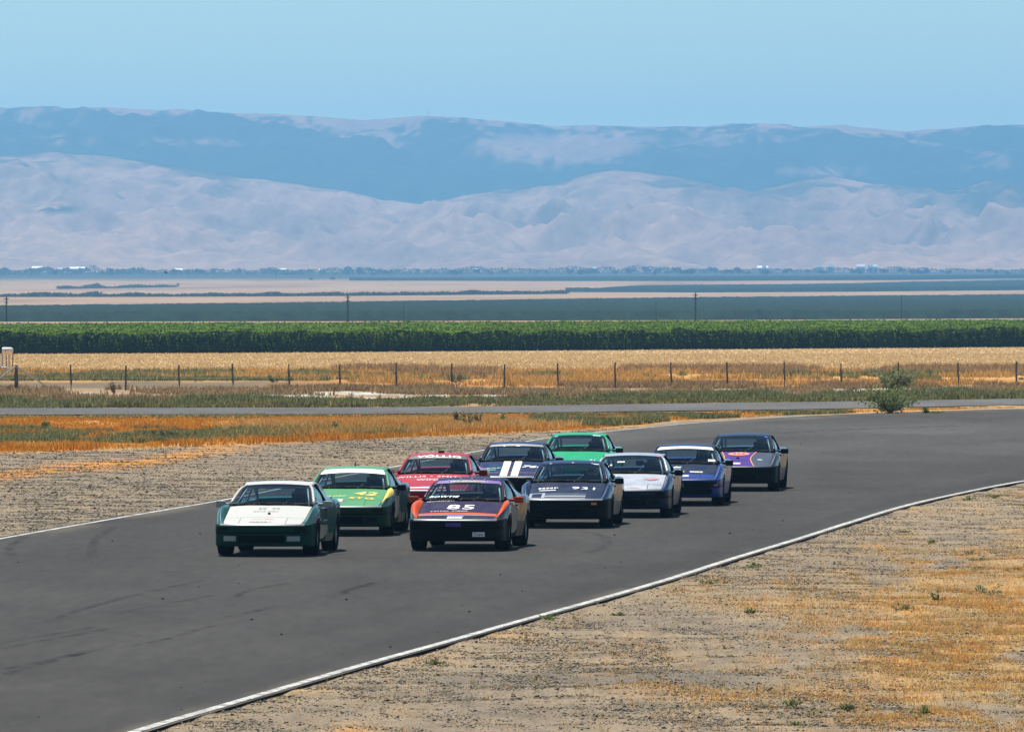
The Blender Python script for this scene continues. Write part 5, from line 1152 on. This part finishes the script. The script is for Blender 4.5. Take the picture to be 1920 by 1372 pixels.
driver(c, 'driver in dark helmet inside the striped blue car', ('ink', (.03, .035, .05)))
# 6 bright green
c, wn = build_car(1088, 83.9, 4.3, 'plain bright green race car at the back of the pack', dict(lip_paint=M_LIPD, body=pBrightG, bumper=pBrightG, mirror=pGreenD))
hood_text(c, '31', .42, .45, .09, WHT, 1.6, .9, 'racing_number'); ws_patch(c, .55, .85, .92, .97, WHT, 'windshield_sticker', .01, par=wn); ws_patch(c, -.93, -.8, .85, .95, mat('blue_vinyl', (.05, .15, .5), .5), 'windshield_sticker', .01, par=wn)
driver(c, 'driver in dark helmet inside the plain bright green car', ('bottle', (.02, .05, .04)))
# 7 navy with bright front
c, wn = build_car(1076, 97.8, 4.6, 'dark navy race car with bright taped nose and number 931', dict(body=pInk, hood=pInk, roof=pNavy, bumper=pBlk, fender=pNavy, fl='navy fender', mirror=pBlk, nose=pGrey))
hood_text(c, '931', .34, .76, .17, WHT, 1.9, 1.0, 'racing_number', .01); hood_text(c, 'MMF', -.36, .76, .10, WHT, 1.8, .9); place('sponsor_decal', hood_patch(-.52, -.20, .58, .63, 8, 3, .006, 'sponsor_decal'), WHT, c)
for a, b, s0, s1 in ((-.68, .40, .02, .06), (-.42, .40, .13, .20), (-.68, -.40, .36, .41), (-.44, -.38, .06, .40), (-.68, -.63, .06, .38)): place('bright_tape', hood_patch(a, b, s0, s1, 10, 3, .006, 'bright_tape'), M_CHROME, c)
place('turn_lamp', front_panel(.52, .62, .445, .49, .060, 'turn_lamp', 4), M_AMB, c)
for u, v in ((-.75, .97), (.0, .985), (.66, .985)): ws_patch(c, u, u + .06, v - .03, v, WHT, 'windshield_sticker', .012, par=wn)
ws_patch(c, .72, .9, .90, .95, WHT, 'windshield_sticker', .012, par=wn)
driver(c, 'driver in pale helmet inside the dark navy car with the taped nose', ('pale', (.35, .38, .4)))
# 8 silver
c, wn = build_car(1190, 94.0, 4.0, 'silver race car with dark blue fenders and a red bird emblem', dict(lip_paint=M_LIPD, body=pNavy, hood=pSil, roof=pSil, bumper=pInk, fender=pNavy, fl='dark blue fender beside the silver hood', mirror=pBlk))
hood_text(c, 'TOYO TIRES', -.05, .10, .07, REDV, 1.4, .7)
mb = MB(); q = [(.26, .78), (.34, .82), (.42, .80), (.48, .86), (.60, .88), (.56, .80), (.50, .74), (.42, .70), (.36, .76)]; mb.V = [(x, float(ypos(x, s)), float(hoodz(x, s)) + .007) for x, s in q]; mb.F = [(0, 1, 8), (1, 2, 8), (2, 7, 8), (2, 3, 7), (3, 6, 7), (3, 4, 5), (3, 5, 6)]; place('bird_emblem', mb.mesh('bird_emblem'), REDV, c)
for a, b, s0, s1 in ((.40, .66, .41, .42), (.395, .41, .06, .41), (.40, .66, .055, .07)): place('panel_seam', hood_patch(a, b, s0, s1, 6, 3, .004, 'panel_seam'), BLKV, c)
ws_patch(c, -.45, -.22, .50, .56, WHT, 'windshield_sticker', .01, par=wn); ws_patch(c, .80, .93, .92, .98, REDV, 'windshield_sticker', .012, par=wn); hood_text(c, '931', -.48, .70, .09, GRY, 1.4, .9, 'racing_number')
for u, v in ((-.8, .45), (-.72, .30), (-.64, .38)): ws_patch(c, u, u + .06, v - .06, v, WHT, 'windshield_sticker', .012, par=wn)
driver(c, 'driver in dark helmet inside the silver car', ('slate', (.05, .06, .08)))
# 9 blue with white strip
c, wn = build_car(1288, 89.6, 3.5, 'blue race car with a black hood and white windshield strip', dict(lip_paint=M_LIPD, body=pBlue, hood=pInk, roof=pNavy, pillar=pInk, bumper=pBlue, nose=pBlue, lid=pBlue, mirror=pBlk, fender=pBlue))
ws_patch(c, -.97, .97, 0, 0, WHT, 'sun_strip', fn=lambda u, t: .985 - t * (.17 + .05 * u * u), par=wn); ws_patch(c, -.35, -.22, .87, .93, REDV, 'strip_mark', .01, par=wn); ws_patch(c, .0, .35, .88, .92, mat('sky_vinyl', (.15, .4, .8), .5), 'strip_mark', .01, par=wn)
hood_text(c, 'mazda', -.25, .92, .15, WHT, 1.5, .9, shear=.3) if False else hood_text(c, 'cuidit', -.25, .92, .13, WHT, 1.3, .9, shear=.3, bold=.04)
hood_text(c, 'NC', -.10, .55, .13, YEL, 1.6, .9, bold=.05); place('sponsor_decal', hood_patch(.17, .44, .52, .62, 8, 4, .006, 'sponsor_decal'), WHT, c); hood_text(c, 'HAWK PRO', .305, .57, .045, REDV, 1.1, .9, off=.012); place('sponsor_decal', hood_patch(-.15, .17, .16, .28, 8, 4, .006, 'sponsor_decal'), WHT, c); hood_text(c, 'TOYO >', .0, .22, .07, REDV, 1.4, .8, off=.012)
place('bumper_face', front_panel(-.62, .62, .24, .50, .054, 'bumper_face', 16), M_BLK, c); place('licence_plate', front_panel(-.15, .08, .39, .47, .062, 'licence_plate', 4), GRY, c)
place('turn_lamp', front_panel(.70, .77, .42, .49, .050, 'turn_lamp', 4), M_AMB, c); ws_patch(c, .72, .93, .05, .16, WHT, 'windshield_sticker', .012, par=wn)
driver(c, 'driver in dark helmet inside the blue car with the black hood', ('dusk', (.04, .04, .07)))
# 10 grey and violet
c, wn = build_car(1397, 84.2, 3.9, 'grey race car with a violet hood centre, last on the outside', dict(lip_paint=M_LIPD, body=pGrey, hood=pGrey, roof=pNavy, pillar=pInk, bumper=pBlk, mirror=pBlk))
def vx(s): k = .28 + .10 * abs((s - .65) / .6) ** 1.5; return (-k - .05, k - .05)
place('hood_centre_panel', hood_patch(0, 0, .427, 1.233, 8, 16, .004, 'hood_centre_panel', vx), pViolet, c); place('hood_centre_panel', hood_patch(0, 0, .0, .415, 8, 8, .004, 'hood_centre_panel', vx), pViolet, c)
for q_ in (0, 1): place('pinstripe', hood_patch(0, 0, .0, 1.233, 2, 18, .006, 'pinstripe', (lambda s: (vx(s)[0] - .02, vx(s)[0])) if q_ == 0 else (lambda s: (vx(s)[1], vx(s)[1] + .02))), ORGV, c)
mb = MB(); N = 20; mb.V = [(-.04 + .24 * math.cos(6.283 * k / N), float(ypos(-.04 + .24 * math.cos(6.283 * k / N), 1.0 + .13 * math.sin(6.283 * k / N))), float(hoodz(-.04 + .24 * math.cos(6.283 * k / N), 1.0 + .13 * math.sin(6.283 * k / N))) + .012) for k in range(N)]; mb.F = [tuple(range(N))]; place('oval_badge', mb.mesh('oval_badge'), ORGV, c); hood_text(c, '303', -.04, 1.0, .12, PURV, 1.5, 1, 'racing_number', off=.018)
place('sponsor_decal', hood_patch(-.24, .05, .12, .24, 8, 4, .010, 'sponsor_decal'), WHT, c); hood_text(c, 'TOYO', -.10, .18, .08, REDV, 1.4, .8, off=.015); place('sponsor_decal', hood_patch(.40, .50, .53, .58, 4, 2, .006, 'sponsor_decal'), WHT, c)
ws_patch(c, .80, .9, .86, .93, mat('royal_vinyl', (.05, .08, .6), .5), 'windshield_sticker', .012, par=wn)
mb = MB(); mb.lathe_x([(-.03, 0), (-.03, .03), (.03, .03), (.03, 0)], (-.04, float(ypos(-.04, .62)), float(hoodz(-.04, .62)) + .008), 10); place('hood_pin', mb.mesh('hood_pin'), M_BLK, c)
driver(c, 'driver in blue helmet inside the grey and violet car', ('blue', (.03, .06, .18)))

# ------------------------------------------------------------------ haze
hm = MB(); hx, y0, y1, z0, z1 = 6400, -600, 17600, -13, 330
hm.box((0, (y0 + y1) / 2, (z0 + z1) / 2), (2 * hx, y1 - y0, z1 - z0))
mh = bpy.data.materials.new('haze_air'); mh.use_nodes = True; t = mh.node_tree; t.nodes.clear(); o_ = t.nodes.new('ShaderNodeOutputMaterial'); pv = t.nodes.new('ShaderNodeVolumePrincipled')
pv.inputs['Color'].default_value = (.255, .60, 1.0, 1); pv.inputs['Density'].default_value = 9.3e-5; pv.inputs['Anisotropy'].default_value = 0.0
t.links.new(pv.outputs[0], o_.inputs['Volume'])
tag(link('haze', hm.mesh('haze'), mh), 'thin blue haze over the valley', None, None, 'stuff')
